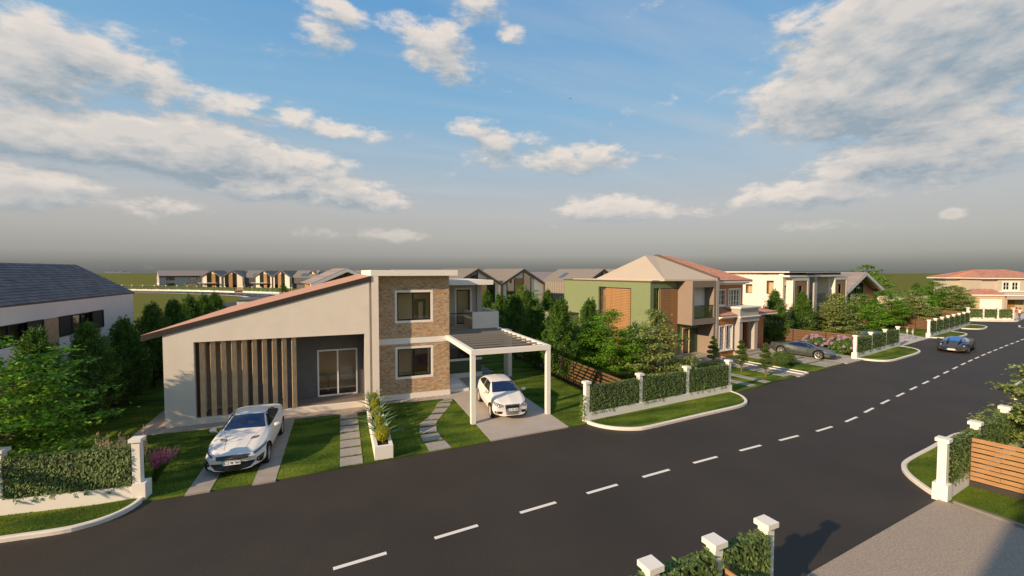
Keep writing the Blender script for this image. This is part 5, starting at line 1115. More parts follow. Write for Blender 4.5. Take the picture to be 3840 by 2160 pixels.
CN = [(-10.12, 20.5, 'conifer behind the left hedge, nearest of the row along the dark left fence'), (-10.12, 23.85, 'second conifer from the front along the left fence'), (-10.1, 27.1, 'third conifer along the left fence, before the corner of the slate-roofed house'),
      (-10.1, 30.6, 'fourth conifer along the left fence, above the low terracotta roof end'), (-10.1, 34.0, 'fifth conifer of the left fence row, standing out against the olive field'),
      (-10.1, 37.3, 'sixth conifer of the left fence row'), (-10.1, 40.6, 'seventh conifer of the left fence row, close to its far end'), (-10.1, 44.0, 'last conifer of the left fence row, topmost against the field'),
      (12.35, 23.28, 'nearest conifer of the row right of the carport, with its whole trunk showing'), (12.25, 26.75, 'second conifer behind the right carport post'), (12.2, 30.2, 'third conifer of the row right of the carport'),
      (12.15, 33.6, 'fourth conifer of the row right of the carport, below the far twin gables'), (12.1, 37.0, 'fifth conifer of the row right of the carport'), (12.0, 40.5, 'sixth conifer beside the far end of the balcony'),
      (15.6, 25.2, 'conifer just behind the bright broadleaf tree at the green wall'), (17.2, 39.8, 'conifer left of the green house, one of two in front of the seam-roofed townhouse'), (20.2, 41.0, 'conifer touching the left corner of the green house'), (9.5, 42.5, 'conifer directly behind the balcony parapet'),
      (37.05, 28.16, 'left conifer behind the parked green sports car'), (41.18, 28.52, 'right conifer behind the parked green sports car'), (33.2, 37.5, 'small conifer tip between the orange house and the white house'),
      (72.5, 52, 'dark bushy conifer far behind the wide gable house'), (75.6, 51, 'second bushy conifer behind the wide gable house, nearer its right eave'), (86, 41, 'conifer beside the layered trees left of the red-roofed villa'), (22, 61, 'small conifer between the two far townhouses'), (-14, 127, 'lone bush-like conifer at the kerb of the distant road')]
for i, (x, y, lab) in enumerate(CN):
    place(con[i % 3], (x, y, 0), rnd.uniform(0, 6.28), rnd.uniform(.96, 1.04) * (.8 if y > 100 else .93 if i < 3 else 1), lab)
for i, (x, y, s, lab) in enumerate([(-9.7, 17.5, 1.06, 'bright-leaved tree at the left edge reaching over the ivy hedge'), (15.39, 22.6, .95, 'bright green tree with slim trunk in front of the green house'), (49.3, 28.2, .97, 'bright green tree with leaning trunk behind the ivy wall near the hydrangea'),
                                    (58.8, 31.07, 1.0, 'bright green tree before the wooden fence and the wide gable house'), (84.5, 47.5, 1.72, 'tall layered tree rising above the horizon behind the gable house'), (83, 37.5, 1.15, 'layered tree in front of the left corner of the red-roofed villa'), (70.5, 33.8, 1.0, 'bright green tree in front of the low white garage'),
                                    (87.2, 37.0, 1.0, 'bright green tree entangled with the maple beside the villa'), (20.5, 48.5, 1.1, 'tree overgrowing the brown porch of the far twin gables')]):
    place(bri[i % 2], (x, y, 0), rnd.uniform(0, 6.28), s, lab)
for i, (x, y, s, lab) in enumerate([(17.58, 21.09, 1.0, 'yellow-green maple in front of the slatted corner of the green house'), (44.6, 27.6, 1.03, 'yellow-green maple above the fence behind the hydrangea'), (24.1, 7.0, .95, 'yellow-green maple at the right edge hanging over the near hedge'),
                                    (63.2, 30.3, 1.0, 'yellow-green maple with pale trunk behind the two children'), (82.0, 34.2, 1.02, 'yellow-green maple in front of the villa garage door'), (47.2, 29.4, .85, 'smaller maple squeezed between its neighbours behind the ivy wall')]):
    place(map_[i % 2], (x, y, 0), rnd.uniform(0, 6.28), s, lab)

# ------------------------------------------------------------------ shrubs and flowers
def leafball(name, m, rad, n, leaf, seed, squash=(1, 1, 1), inner=.55):
    rg = np.random.default_rng(seed); d = rg.normal(0, 1, (n, 3)); d /= np.linalg.norm(d, axis=1, keepdims=True); r = rad * rg.uniform(inner, 1.03, n) ** .6
    P = d * r[:, None] * np.array(squash); return cardmesh(name, cards(P, d + rg.normal(0, .5, (n, 3)), rg.normal(0, 1, (n, 3)) + d, rg.uniform(.7, 1.3, n) * leaf[0], rg.uniform(.7, 1.3, n) * leaf[1]), m)
pt = thing('long_planter', 'long white planter trough between the stepping stones and the curved path', 'planter', (1.335, 18.95, 0))
b = MB(); b.box(-.315, -.20, -3.18, 3.18, 0, .5); b.box(.20, .315, -3.18, 3.18, 0, .5); b.box(-.20, .20, -3.18, -3.04, 0, .5); b.box(-.20, .20, 3.04, 3.18, 0, .5); b.build('trough', white, pt); bx('soil', soil, pt, -.20, .20, -3.04, 3.04, .1, .43)
ball = leafball('foliage', lf_yellow, .30, 2600, (.05, .032), 5)
YS = [16.35, 17.62, 18.85, 20.05, 21.15]; nm = ['nearest', 'second', 'middle', 'fourth', 'farthest']
for i, y in enumerate(YS):
    t = thing('golden_ball_shrub', f'{nm[i]} of five golden ball shrubs in the long white planter', 'shrub', (1.335, y, .43), 0, 'golden ball shrubs in the planter')
    o = link('foliage', ball, t); o.scale = [(.95,) * 3, (.80,) * 3][i > 0]; o.location = (0, 0, .34); o.rotation_euler = (0, 0, i); b = MB(); b.tube([(0, 0, 0), (0, 0, .3)], .03, 6); b.build('stem', bark, t)
def agave_mesh(seed):
    b = MB(); r_ = random.Random(seed)
    for k in range(16):
        a = k * 2.4 + r_.uniform(-.2, .2); L = r_.uniform(.75, 1.0); up = r_.uniform(.35, 1.2); w0 = .055; pts = []
        for s in range(7):
            f = s / 6; rr = L * f * math.cos(up * (1 - f * .25)); zz_ = L * f * math.sin(up * (1 - f * .35)); w = w0 * (1 - f) * (1 + 1.3 * f) + .001; pts.append((rr, zz_, w))
        vs = []; ca, sa = math.cos(a), math.sin(a)
        for rr, zz_, w in pts: vs += [(ca * rr - sa * w, sa * rr + ca * w, zz_ + .012), (ca * rr, sa * rr, zz_), (ca * rr + sa * w, sa * rr - ca * w, zz_ + .012)]
        b.add(vs, [(3 * i, 3 * i + 1, 3 * i + 4, 3 * i + 3) for i in range(6)] + [(3 * i + 1, 3 * i + 2, 3 * i + 5, 3 * i + 4) for i in range(6)])
    return b.mesh('leaves', lf_agave)
for i, y in enumerate([16.95, 18.2, 19.45, 20.6, 21.75]):
    t = thing('agave', f'{nm[i]} of five spiky grey-green agaves in the long white planter', 'agave', (1.33, y, .43), i * .9, 'agaves in the planter'); link('leaves', agave_mesh(40 + i), t)
# spiral topiary
def topiary(loc, label, rz):
    t = thing('spiral_topiary', label, 'topiary', (*loc, .03), rz, 'spiral topiaries by the second garden'); rg = np.random.default_rng(9)
    b = MB(); b.tube([(.12, 0, 0), (.10, 0, .25), (-.03, 0, .5), (.04, .02, .9), (0, 0, 1.5), (0, 0, 2.2)], [.05, .05, .045, .035, .025, .01], 7); b.build('trunk', bark, t)
    n = 12000; s = rg.random(n) ** .9; ang = s * 2 * math.pi * 4.6; R_ = np.interp(s, [0, .08, .3, 1], [.16, .42, .44, .07]); z = .55 + s * 1.55; th = np.interp(s, [0, .5, 1], [.17, .15, .08])
    d = rg.normal(0, 1, (n, 3)); d /= np.linalg.norm(d, axis=1, keepdims=True); c = np.stack([np.cos(ang) * R_ * .62, np.sin(ang) * R_ * .62, z], 1)
    P = c + d * th[:, None] * np.array([1.15, 1.15, .75]) * rg.uniform(.6, 1, n)[:, None] ** .5
    o = link('foliage', cardmesh('foliage', cards(P, np.cross(d, rg.normal(0, 1, (n, 3))), d + np.array([0, 0, .5]), rg.uniform(.05, .085, n), rg.uniform(.014, .024, n)), lf_top), t); o['kind'] = 'stuff'
topiary((24.29, 23.02), 'spiral topiary in front of the green entrance, leftmost of three', .3); topiary((24.49, 20.93), 'middle one of three spiral topiaries, before the porch column', .3); topiary((24.86, 19.44), 'spiral topiary nearest the road, beside the round bush', .3)
t = thing('round_bush', 'round green bush between the topiary and the parked sports car', 'bush', (29.4, 21.6, .03)); link('foliage', leafball('foliage', lf_top, .62, 9000, (.09, .03), 12, (1.45, 1.2, .95), .3), t).location = (0, 0, .38); t.children[0]['kind'] = 'stuff'
b = MB(); b.tube([(0, 0, 0), (0, 0, .3)], .04, 6); b.build('stem', bark, t)
# hydrangeas
def hydrangea(loc, label, s):
    t = thing('pink_hydrangea', label, 'hydrangea', (*loc, .03), 0, 'pink hydrangeas by the fence'); o = link('foliage', leafball('foliage', leafmat('hydrangea_leaf', (.035, .085, .018), (.17, .28, .06), .35) if 'hydrangea_leaf' not in MATS else MATS['hydrangea_leaf'], .62, 3600, (.15, .10), 17, (1.25, 1.1, 1.05), .3), t); o.location = (0, 0, .55); o['kind'] = 'stuff'; o.scale = (s, s, s)
    rg = random.Random(5); hm = leafball('blossom', pinkf, .12, 130, (.06, .055), 3, inner=.8)
    for k in range(34):
        a = rg.uniform(0, 6.28); e = rg.uniform(.0, 1.45); r = .68 * s; b_ = link('blossom', hm, t); b_.location = (math.cos(a) * math.cos(e) * r * 1.25, math.sin(a) * math.cos(e) * r * 1.1, .55 + math.sin(e) * r); b_.rotation_euler = (a, e, 0)
hydrangea((37.6, 22.7), 'large pink hydrangea by the nose of the green sports car', 1.25); hydrangea((38.1, 22.0), 'smaller pink hydrangea next to the white gatepost', .72); hydrangea((36.9, 24.4), 'pink hydrangea at the back against the wooden fence', 1.1)
# ornamental grasses behind the left hedge
def plumes(loc, label, m, n, H, sp, lean, seed, cat='ornamental grass'):
    t = thing('ornamental_grass', label, cat, (*loc, .03)); r_ = random.Random(seed); bl = MB(); pm = []
    for k in range(n):
        a = r_.uniform(0, 6.28); q = r_.random() * sp; h = H * r_.uniform(.7, 1.05); x1, y1_ = math.cos(a) * q + lean[0] * r_.uniform(.2, 1), math.sin(a) * q + lean[1] * r_.uniform(.2, 1)
        bl.add([(x1 * .1 - .008, y1_ * .1, 0), (x1 * .1 + .008, y1_ * .1, 0), (x1 * .55, y1_ * .55, h * .62), (x1 * .8, y1_ * .8, h * .8)], [(0, 1, 2), (1, 3, 2)])
        for j in range(26):
            f = .62 + .38 * j / 25; c = Vector((x1 * f, y1_ * f, h * f)); w = .034 * math.sin(math.pi * min(1, .12 + (j / 25) * .9)); pm.append((c + Vector((r_.gauss(0, w), r_.gauss(0, w), r_.gauss(0, .01))), Vector((x1, y1_, h)).normalized() + Vector((r_.gauss(0, .3), r_.gauss(0, .3), 0))))
    bl.build('blades', grassb, t, kind='stuff'); P = np.array([tuple(p) for p, _ in pm]); U = np.array([tuple(u) for _, u in pm]); rg = np.random.default_rng(seed)
    o = link('plumes', cardmesh('plumes', cards(P, rg.normal(0, 1, P.shape), U, np.full(len(P), .07), np.full(len(P), .026)), m), t); o['kind'] = 'stuff'
plumes((-6.1, 16.3), 'low grass with tan feathery plumes behind the left hedge', tanp, 42, 1.62, .34, (-.1, .0), 3); plumes((-6.65, 16.5), 'second clump of tan-plumed grass at the top of the left hedge', tanp, 34, 1.75, .4, (0, .1), 5)
plumes((-5.62, 16.75), 'clump of magenta feathery grass right of the left gatepost', pinkg, 55, 1.0, .36, (.42, .05), 8); plumes((-5.75, 16.35), 'pale plumes rising directly behind the left gatepost', tanp, 8, 2.0, .15, (.1, 0), 9)

# ------------------------------------------------------------------ cars
from mathutils.bvhtree import BVHTree
paint_w = mat('white_car_paint', (.76, .70, .63), .42, coat=.22, spec=.35)
paint_w2 = mat('white_car_paint_warm', (.76, .70, .63), .42, coat=.22, spec=.35)
paint_g = mat('grey_green_car_paint', (.085, .095, .075), .3, metal=.35, coat=.7, spec=.5)
paint_d = mat('dark_bronze_car_paint', (.075, .058, .042), .42, metal=.3, coat=.25, spec=.4)
carglass = mat('car_glass', (.006, .010, .045), .04, spec=.8, coat=.4)
sideglass = mat('car_side_glass', (.02, .024, .022), .05, spec=.7)
tyrem = mat('tyre_rubber', (.018, .018, .019), .8); rimm = mat('alloy', (.66, .62, .57), .35, metal=.35, spec=.5); blackp = mat('black_plastic', (.010, .010, .012), .35, spec=.5)
lampm = mat('lamp_glass', (.30, .31, .33), .12, spec=.8, coat=.6); chrome = mat('chrome', (.65, .64, .62), .12, metal=.95); redl = mat('red_lamp', (.45, .02, .015), .25, coat=.5)
platem = mat('plate_white', (.80, .78, .74), .5); plateb = mat('plate_blue', (.03, .28, .50), .5); platet = mat('plate_black', (.02, .02, .02), .6); seatm = mat('tan_leather', (.62, .34, .22), .6)
def chaikin(P, it=2):
    for _ in range(it):
        q = [P[:, :1]]
        a, b = P[:, :-1], P[:, 1:]; mid = np.stack([a * .75 + b * .25, a * .25 + b * .75], 2).reshape(P.shape[0], -1, P.shape[2]); P = np.concatenate([P[:, :1], mid, P[:, -1:]], 1)
    return P
def car(label, loc, rz, D, paint, wheelpos, wr, ww, spokes, group=None):
    """D: dict of curves over the length (y from the nose). Local frame: nose at -y, x across."""
    t = thing('parked_car' if 'driv' not in label else 'moving_car', label, 'car', (*loc, .05 if 'driv' not in label else .005), rz)
    L = D['L']; NS = 64; ys = L * (.5 - .5 * np.cos(np.linspace(0, math.pi, NS))) * .35 + L * np.linspace(0, 1, NS) * .65
    def cur(k):
        c = D[k]; v = np.interp(ys, [p[0] for p in c], [p[1] for p in c])
        ker = np.array([1, 2, 3, 2, 1.]) / 9; vp = np.concatenate([[v[0]] * 2, v, [v[-1]] * 2]); return np.convolve(vp, ker, 'valid')
    zl, wl, wm, wb, zb, wr_, zt = [cur(k) for k in ('zlow', 'wlow', 'wmid', 'wbelt', 'zbelt', 'wroof', 'ztop')]
    zm = zl + (zb - zl) * .52; ze = zb + (zt - zb) * .84; z0 = 0 * zl
    prof = np.stack([np.stack([z0, wl * .85, wl, wm, wm * 1.0, wb, wb - .035, wb * .45 + wr_ * .55, wr_, wr_ * .6, z0], 1), np.stack([zl, zl, zl + .07, zm - .10, zm + .06, zb - .03, zb + .02, zb * .42 + ze * .58, ze, zt - .02, zt], 1)], 2)
    prof = chaikin(prof, 2); nj = prof.shape[1]
    bow = D.get('bow', .28); bb = D.get('bowr', .14)
    V = []; 
    for i in range(NS):
        hw = wm.max()
        for x, z in prof[i]:
            fx = (abs(x) / hw) ** 2.3; ff = max(0, 1 - ys[i] / (L * .32)) ** 1.6; fr = max(0, 1 - (L - ys[i]) / (L * .25)) ** 1.6
            V.append((x, ys[i] + bow * fx * ff - bb * fx * fr - L / 2, z))
    F = []; n = NS * nj; VL = [(-x, y, z) for x, y, z in V]; idx = lambda i, j, m: (i * nj + j) + (n if m else 0)
    for i in range(NS - 1):
        for j in range(nj - 1):
            F.append((idx(i, j, 0), idx(i + 1, j, 0), idx(i + 1, j + 1, 0), idx(i, j + 1, 0))); F.append((idx(i, j + 1, 1), idx(i + 1, j + 1, 1), idx(i + 1, j, 1), idx(i, j, 1)))
    for i, rev in ((0, False), (NS - 1, True)):
        c = len(V) * 2 + (0 if not rev else 1)
        for j in range(nj - 1):
            a, b2 = idx(i, j, 0), idx(i, j + 1, 0); a2, b3 = idx(i, j, 1), idx(i, j + 1, 1)
            F.append((c, b2, a)[::-1] if not rev else (c, b2, a)); F.append((c, a2, b3)[::-1] if not rev else (c, a2, b3))
    cz0 = float(prof[0][:, 1].mean()); cz1 = float(prof[-1][:, 1].mean())
    allv = V + VL + [(0, ys[0] - L / 2, cz0), (0, ys[-1] - L / 2, cz1)]
    me = bpy.data.meshes.new('body'); me.from_pydata(allv, [], F)
    import bmesh
    bm = bmesh.new(); bm.from_mesh(me); bmesh.ops.remove_doubles(bm, verts=bm.verts, dist=.0008); bmesh.ops.recalc_face_normals(bm, faces=bm.faces); bm.to_mesh(me)
    bvh = BVHTree.FromBMesh(bm); bm.free()
    me.materials.append(paint); me.materials.append(blackp)
    ob = link('body', me); md = ob.modifiers.new('b', 'BOOLEAN')
    cut = MB()
    for (wx, wy) in wheelpos:
        for s in (-1, 1):
            k = 28; R2 = wr + .045; x0, x1 = s * (wx - ww - .10), s * (wx + .4)
            if s < 0: x0, x1 = x1, x0
            o_ = len(cut.v)
            ring = [(wy + math.cos(q * 2 * math.pi / k) * R2, wr + .01 + math.sin(q * 2 * math.pi / k) * R2) for q in range(k)]
            cut.prism_yz(ring, x0, x1)
    cme = cut.mesh('cut', [blackp, blackp]); cme.polygons.foreach_set('material_index', [1] * len(cme.polygons)); co = link('cut', cme)
    md.object = co; md.operation = 'DIFFERENCE'; md.solver = 'EXACT'
    dg = bpy.context.evaluated_depsgraph_get(); nm_ = bpy.data.meshes.new_from_object(ob.evaluated_get(dg)); ob.modifiers.clear(); ob.data = nm_; bpy.data.objects.remove(co)
    nm_.polygons.foreach_set('use_smooth', [True] * len(nm_.polygons)); 
    try: nm_.set_sharp_from_angle(angle=R(38))
    except Exception: pass
    ob.parent = t
    def decal(name, m, top, bot, axis, parent=ob, off=.006, nu=10, nv=5, mirror=False, sgn=1):
        """surface patch lying on the body between two polylines; axis 'f' = seen from the nose (x,z), 'r' = from the rear (x,z), 's' = from the side (y,z), 't' = from above (x,y)"""
        def res(pl, k):
            pl = np.array(pl, float); d = np.r_[0, np.cumsum(np.linalg.norm(np.diff(pl, axis=0), axis=1))]; q = np.linspace(0, d[-1], k); return np.stack([np.interp(q, d, pl[:, c]) for c in (0, 1)], 1)
        T_, B_ = res(top, nu + 1), res(bot, nu + 1); out = []
        for sg in ((1, -1) if mirror else (sgn,)):
            vs = []
            for v in range(nv + 1):
                for u in range(nu + 1):
                    p = T_[u] * (1 - v / nv) + B_[u] * (v / nv)
                    if axis == 'f': o_, d_ = Vector((p[0] * sg, -L, p[1])), Vector((0, 1, 0))
                    elif axis == 'r': o_, d_ = Vector((p[0] * sg, L, p[1])), Vector((0, -1, 0))
                    elif axis == 's': o_, d_ = Vector((3 * sg, p[0], p[1])), Vector((-sg, 0, 0))
                    else: o_, d_ = Vector((p[0] * sg, p[1], 4)), Vector((0, 0, -1))
                    h, nrm, _, _ = bvh.ray_cast(o_, d_); k_ = 0
                    while k_ < 40 and ((axis == 's' and (h is None or abs(h.x) < .46)) or (axis == 'f' and 'wind' not in name and 'wiper' not in name and 'seat' not in name and (h is None or h.y > -L / 2 + (1.15 if 'lamp' in name or 'light' in name else .8)))):
                        k_ += 1
                        if axis == 's': o_.y += .03
                        else: o_.z -= .012
                        h, nrm, _, _ = bvh.ray_cast(o_, d_)
                    k_ = 0
                    while k_ < 30 and axis == 'f' and ('wind' in name or 'seat' in name) and h is not None and h.y < D['cowl']:
                        k_ += 1; o_.z += .012; h, nrm, _, _ = bvh.ray_cast(o_, d_)
                    if h is None:
                        h, nrm, _, _ = bvh.find_nearest(o_ + d_ * 1.5)
                    if nrm.dot(d_) > 0: nrm = -nrm
                    vs.append(h - d_ * off * .6 + nrm * off * .6)
            W_ = nu + 1; fs = [(v * W_ + u, v * W_ + u + 1, (v + 1) * W_ + u + 1, (v + 1) * W_ + u) for v in range(nv) for u in range(nu)]
            b = MB(); b.add(vs, fs); o = b.build(name, m, parent if parent is not ob else t, smooth=True); out.append(o)
        return out
    # wheels
    ty = MB(); k = 36; prof_t = [(-.5, .72), (-.5, .90), (-.40, .985), (-.2, 1.0), (.2, 1.0), (.40, .985), (.5, .90), (.5, .72)]
    for a in range(k):
        for (wx_, rr_) in prof_t: ty.v.append((wx_ * ww, math.cos(a * 2 * math.pi / k) * rr_ * wr, math.sin(a * 2 * math.pi / k) * rr_ * wr))
    m8 = len(prof_t)
    for a in range(k):
        for j in range(m8 - 1): ty.f.append((a * m8 + j, a * m8 + j + 1, ((a + 1) % k) * m8 + j + 1, ((a + 1) % k) * m8 + j)); ty.m.append(0)
    tym = ty.mesh('tyre', tyrem, True)
    rm = MB(); q = .40 * ww
    for a in range(k):
        c0, s0, c1_, s1 = math.cos(a * 2 * math.pi / k), math.sin(a * 2 * math.pi / k), math.cos((a + 1) * 2 * math.pi / k), math.sin((a + 1) * 2 * math.pi / k)
        for (xa_, ra, xb_, rb) in ((q + .01, .74, q, .67), (q, .67, -q * .4, .64), (-q * .4, .64, -q * .4, .01)):
            rm.add([(xa_, c0 * ra * wr, s0 * ra * wr), (xa_, c1_ * ra * wr, s1 * ra * wr), (xb_, c1_ * rb * wr, s1 * rb * wr), (xb_, c0 * rb * wr, s0 * rb * wr)], [(0, 1, 2, 3)], 1 if rb < .1 else 0)
    for sp in range(spokes):
        a = sp * 2 * math.pi / spokes; ca, sa = math.cos(a), math.sin(a)
        for dw in (-.05, .05):
            pts = [(.10, dw * .6 - .022), (.10, dw * .6 + .022), (.70, dw * 1.8 + .022), (.70, dw * 1.8 - .022)]
            vs = [(q * .85, (ca * r_ - sa * (w_ / wr)) * wr, (sa * r_ + ca * (w_ / wr)) * wr) for r_, w_ in pts]; vs2 = [(v_[0] - .03, v_[1], v_[2]) for v_ in vs]
            rm.add(vs + vs2, [(0, 1, 2, 3), (3, 2, 1, 0), (0, 4, 5, 1), (1, 5, 6, 2), (2, 6, 7, 3), (3, 7, 4, 0)])
    for a in range(12):
        a0, a1 = a * math.pi / 6, (a + 1) * math.pi / 6; rm.add([(q * .95, 0, 0), (q * .9, math.cos(a0) * .14 * wr, math.sin(a0) * .14 * wr), (q * .9, math.cos(a1) * .14 * wr, math.sin(a1) * .14 * wr)], [(0, 1, 2)])
    rmm = rm.mesh('rim', [rimm, blackp])
    for (wx, wy) in wheelpos:
        for s in (-1, 1):
            w_ = bpy.data.objects.new('wheel', tym); COL.objects.link(w_); w_.parent = t; w_.location = (s * (wx - ww * .5), wy, wr); w_.rotation_euler = (0, 0, 0 if s > 0 else math.pi); link('rim', rmm, w_)
    # mirrors
    if D.get('mirror'):
        mx, my, mz = D['mirror']; mb_ = MB(); r = 10
        for s in (-1, 1):
            q_ = MB(); rings = []
            for i, (f, sc) in enumerate(((-.5, .2), (-.42, .75), (-.2, 1), (.2, .95), (.42, .6), (.5, .15))):
                for a in range(r): q_.v.append((s * (mx + f * .23), my + math.cos(a * 2 * math.pi / r) * .07 * sc, mz + math.sin(a * 2 * math.pi / r) * .075 * sc))
            for i in range(5):
                for a in range(r): q_.f.append((i * r + a, i * r + (a + 1) % r, (i + 1) * r + (a + 1) % r, (i + 1) * r + a)); q_.m.append(0)
            q_.f.append(tuple(range(r))); q_.m.append(0); q_.f.append(tuple(range(6 * r - 1, 5 * r - 1, -1))); q_.m.append(0)
            q_.tube([(s * (mx - .14), my + .02, mz - .08), (s * (mx - .02), my, mz - .03)], .018, 6)
            q_.build('mirror', D.get('mirror_mat', paint), t, smooth=True)
    def plate(y, z, tilt=0., x=0., text='C3 9E 96F'):
        p = MB(); p.box(-.25, .25, -.006, .006, -.06, .06); o = p.build('number_plate', platem, t); o.location = (x, y, z); o.rotation_euler = (tilt, 0, 0)
        p = MB(); p.box(-.25, -.205, -.010, -.006, -.06, .06); p.build('plate_band', plateb, o)
        cu = bpy.data.curves.new('plate_text', 'FONT'); cu.body = text; cu.size = .105; cu.align_x = 'CENTER'; cu.align_y = 'CENTER'; cu.extrude = .001; cu.materials.append(platet)
        to_ = link('plate_text', cu); dg_ = bpy.context.evaluated_depsgraph_get(); mt = bpy.data.meshes.new_from_object(to_.evaluated_get(dg_)); bpy.data.objects.remove(to_); to = link('plate_text', mt, o); to.location = (.02, -.011, -.002); to.rotation_euler = (R(90), 0, 0)
        p = MB(); p.box(-.262, .262, -.004, .012, -.072, .072); p.build('plate_holder', blackp, o)
    def bars(name, m, x0, x1, z0, z1, n, y, th=.012, out=.02):
        p = MB()
        for i in range(n): z = z0 + (z1 - z0) * (i + .5) / n; p.box(x0, x1, y - out, y + .01, z - th / 2, z + th / 2)
        return p.build(name, m, t)
    return t, decal, plate, bars, ob

# white coupe on the drive strips
Lc = 4.78
D1 = dict(L=Lc, zlow=[(0, .22), (.3, .16), (1, .15), (4.2, .18), (4.78, .34)], wlow=[(0, .60), (.35, .80), (1, .86), (3.9, .88), (4.78, .70)],
          wmid=[(0, .72), (.3, .90), (.95, .965), (1.9, .92), (2.8, .93), (3.7, .985), (4.4, .93), (4.78, .78)], wbelt=[(0, .66), (.3, .82), (.95, .90), (1.9, .86), (2.8, .86), (3.7, .92), (4.4, .84), (4.78, .70)],
          zbelt=[(0, .56), (.15, .66), (.5, .76), (1.0, .83), (1.6, .90), (2.3, .94), (3.1, .97), (3.7, 1.02), (4.5, 1.03), (4.78, .95)],
          wroof=[(0, .50), (.5, .60), (1.5, .64), (1.75, .64), (2.5, .56), (3.3, .55), (4.1, .56), (4.78, .5)],
          ztop=[(0, .60), (.15, .72), (.5, .83), (1.0, .92), (1.55, .99), (1.75, 1.02), (2.15, 1.22), (2.45, 1.35), (2.9, 1.385), (3.3, 1.34), (3.8, 1.20), (4.25, 1.08), (4.6, 1.07), (4.78, .99)], bow=.34, mirror=(1.03, -.45, .99), cowl=-.80)
c, decal, plate, bars, body = car('white sports coupe parked on the two concrete drive strips', (-3.30, 18.62), R(-1.9), D1, paint_w, [(.93, -1.49), (.95, 1.25)], .345, .25, 5)
decal('windshield', carglass, [(-.50, 1.30), (0, 1.33), (.50, 1.30)], [(-.66, 1.005), (0, 1.03), (.66, 1.005)], 'f', nu=18, nv=10, off=.012)
decal('side_window', sideglass, [(-.30, 1.12), (.1, 1.28), (.6, 1.30), (1.1, 1.22)], [(-.58, .98), (.1, 1.00), (.6, 1.02), (1.25, 1.08)], 's', mirror=True)
decal('hood_scoop', blackp, [(.38, -1.34), (.60, -1.26)], [(.36, -1.40), (.58, -1.33)], 't', mirror=True, nu=4, nv=2); decal('hood_scoop', blackp, [(.36, -1.43), (.58, -1.36)], [(.34, -1.49), (.56, -1.42)], 't', mirror=True, nu=4, nv=2)
decal('upper_grille', mat('grey_mesh', (.09, .09, .095), .4), [(-.50, .665), (0, .69), (.50, .665)], [(-.42, .565), (0, .575), (.42, .565)], 'f', nu=16, nv=3)
for i in range(4):
    z = .585 + i * .024; decal('grille_bar', blackp, [(-.46, z + .008), (.46, z + .008)], [(-.46, z - .004), (.46, z - .004)], 'f', nu=14, nv=1, off=.014)
decal('lower_grille', blackp, [(-.66, .44), (-.2, .45), (.2, .45), (.66, .44)], [(-.50, .26), (-.2, .22), (.2, .22), (.50, .26)], 'f', nu=16, nv=4)
decal('side_intake', blackp, [(.69, .52), (.86, .56)], [(.66, .40), (.82, .30)], 'f', mirror=True, nu=5, nv=4)
decal('headlight', lampm, [(.56, .70), (.70, .745), (.86, .80)], [(.60, .61), (.74, .66), (.87, .73)], 'f', mirror=True, nu=8, nv=3)
decal('headlight_rim', blackp, [(.58, .665), (.86, .765)], [(.60, .64), (.87, .745)], 'f', mirror=True, nu=8, nv=1, off=.014)
decal('bumper_blade', blackp, [(-.86, .235), (0, .215), (.86, .235)], [(-.84, .19), (0, .17), (.84, .19)], 'f', nu=20, nv=2, off=.03)
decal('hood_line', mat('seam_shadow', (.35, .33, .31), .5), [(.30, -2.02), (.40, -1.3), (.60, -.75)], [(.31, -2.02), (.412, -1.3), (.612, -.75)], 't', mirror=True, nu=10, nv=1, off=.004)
plate(-Lc / 2 - .03, .485, R(-8))
# white hatchback below the pergola
L2c = 3.95
D2 = dict(L=L2c, zlow=[(0, .24), (.3, .20), (1, .18), (3.4, .20), (3.95, .34)], wlow=[(0, .62), (.3, .76), (1, .80), (3.2, .80), (3.95, .70)],
          wmid=[(0, .70), (.25, .82), (.75, .865), (2, .86), (3.2, .865), (3.7, .82), (3.95, .74)], wbelt=[(0, .62), (.25, .74), (.75, .80), (1.3, .79), (2.2, .79), (3.2, .79), (3.7, .74), (3.95, .66)],
          zbelt=[(0, .68), (.15, .74), (.5, .82), (.9, .89), (1.3, .94), (2.2, 1.00), (3.2, 1.05), (3.7, 1.05), (3.95, .98)],
          wroof=[(0, .50), (.5, .60), (1.1, .66), (1.7, .56), (2.4, .55), (3.2, .55), (3.6, .56), (3.95, .5)],
          ztop=[(0, .70), (.15, .80), (.5, .90), (.9, .98), (1.1, 1.02), (1.5, 1.22), (1.85, 1.375), (2.3, 1.42), (2.9, 1.41), (3.3, 1.36), (3.6, 1.24), (3.85, 1.08), (3.95, 1.00)], bow=.22, mirror=(.95, -.62, 1.03), cowl=-.93)
c, decal, plate, bars, body = car('white hatchback parked under the pergola carport', (7.18, 19.68), R(-5), D2, paint_w2, [(.85, -1.20), (.85, 1.27)], .315, .20, 10)
decal('windshield', carglass, [(-.49, 1.325), (0, 1.35), (.49, 1.325)], [(-.65, 1.02), (0, 1.045), (.65, 1.02)], 'f', nu=18, nv=10, off=.012)
decal('side_window', sideglass, [(-.42, 1.10), (-.1, 1.30), (.45, 1.34)], [(-.66, 1.00), (-.1, 1.02), (.45, 1.05)], 's', mirror=True); decal('side_window', sideglass, [(.50, 1.335), (1.0, 1.31), (1.35, 1.20)], [(.50, 1.055), (1.0, 1.08), (1.45, 1.12)], 's', mirror=True)
decal('grille', mat('dark_grille', (.035, .032, .030), .4), [(-.33, .70), (0, .71), (.33, .70)], [(-.27, .30), (0, .29), (.27, .30)], 'f', nu=12, nv=8, off=.01)
decal('grille_edge', mat('grille_edge', (.20, .19, .18), .3, metal=.6), [(-.35, .725), (0, .735), (.35, .725)], [(-.33, .70), (0, .71), (.33, .70)], 'f', nu=12, nv=1, off=.018)
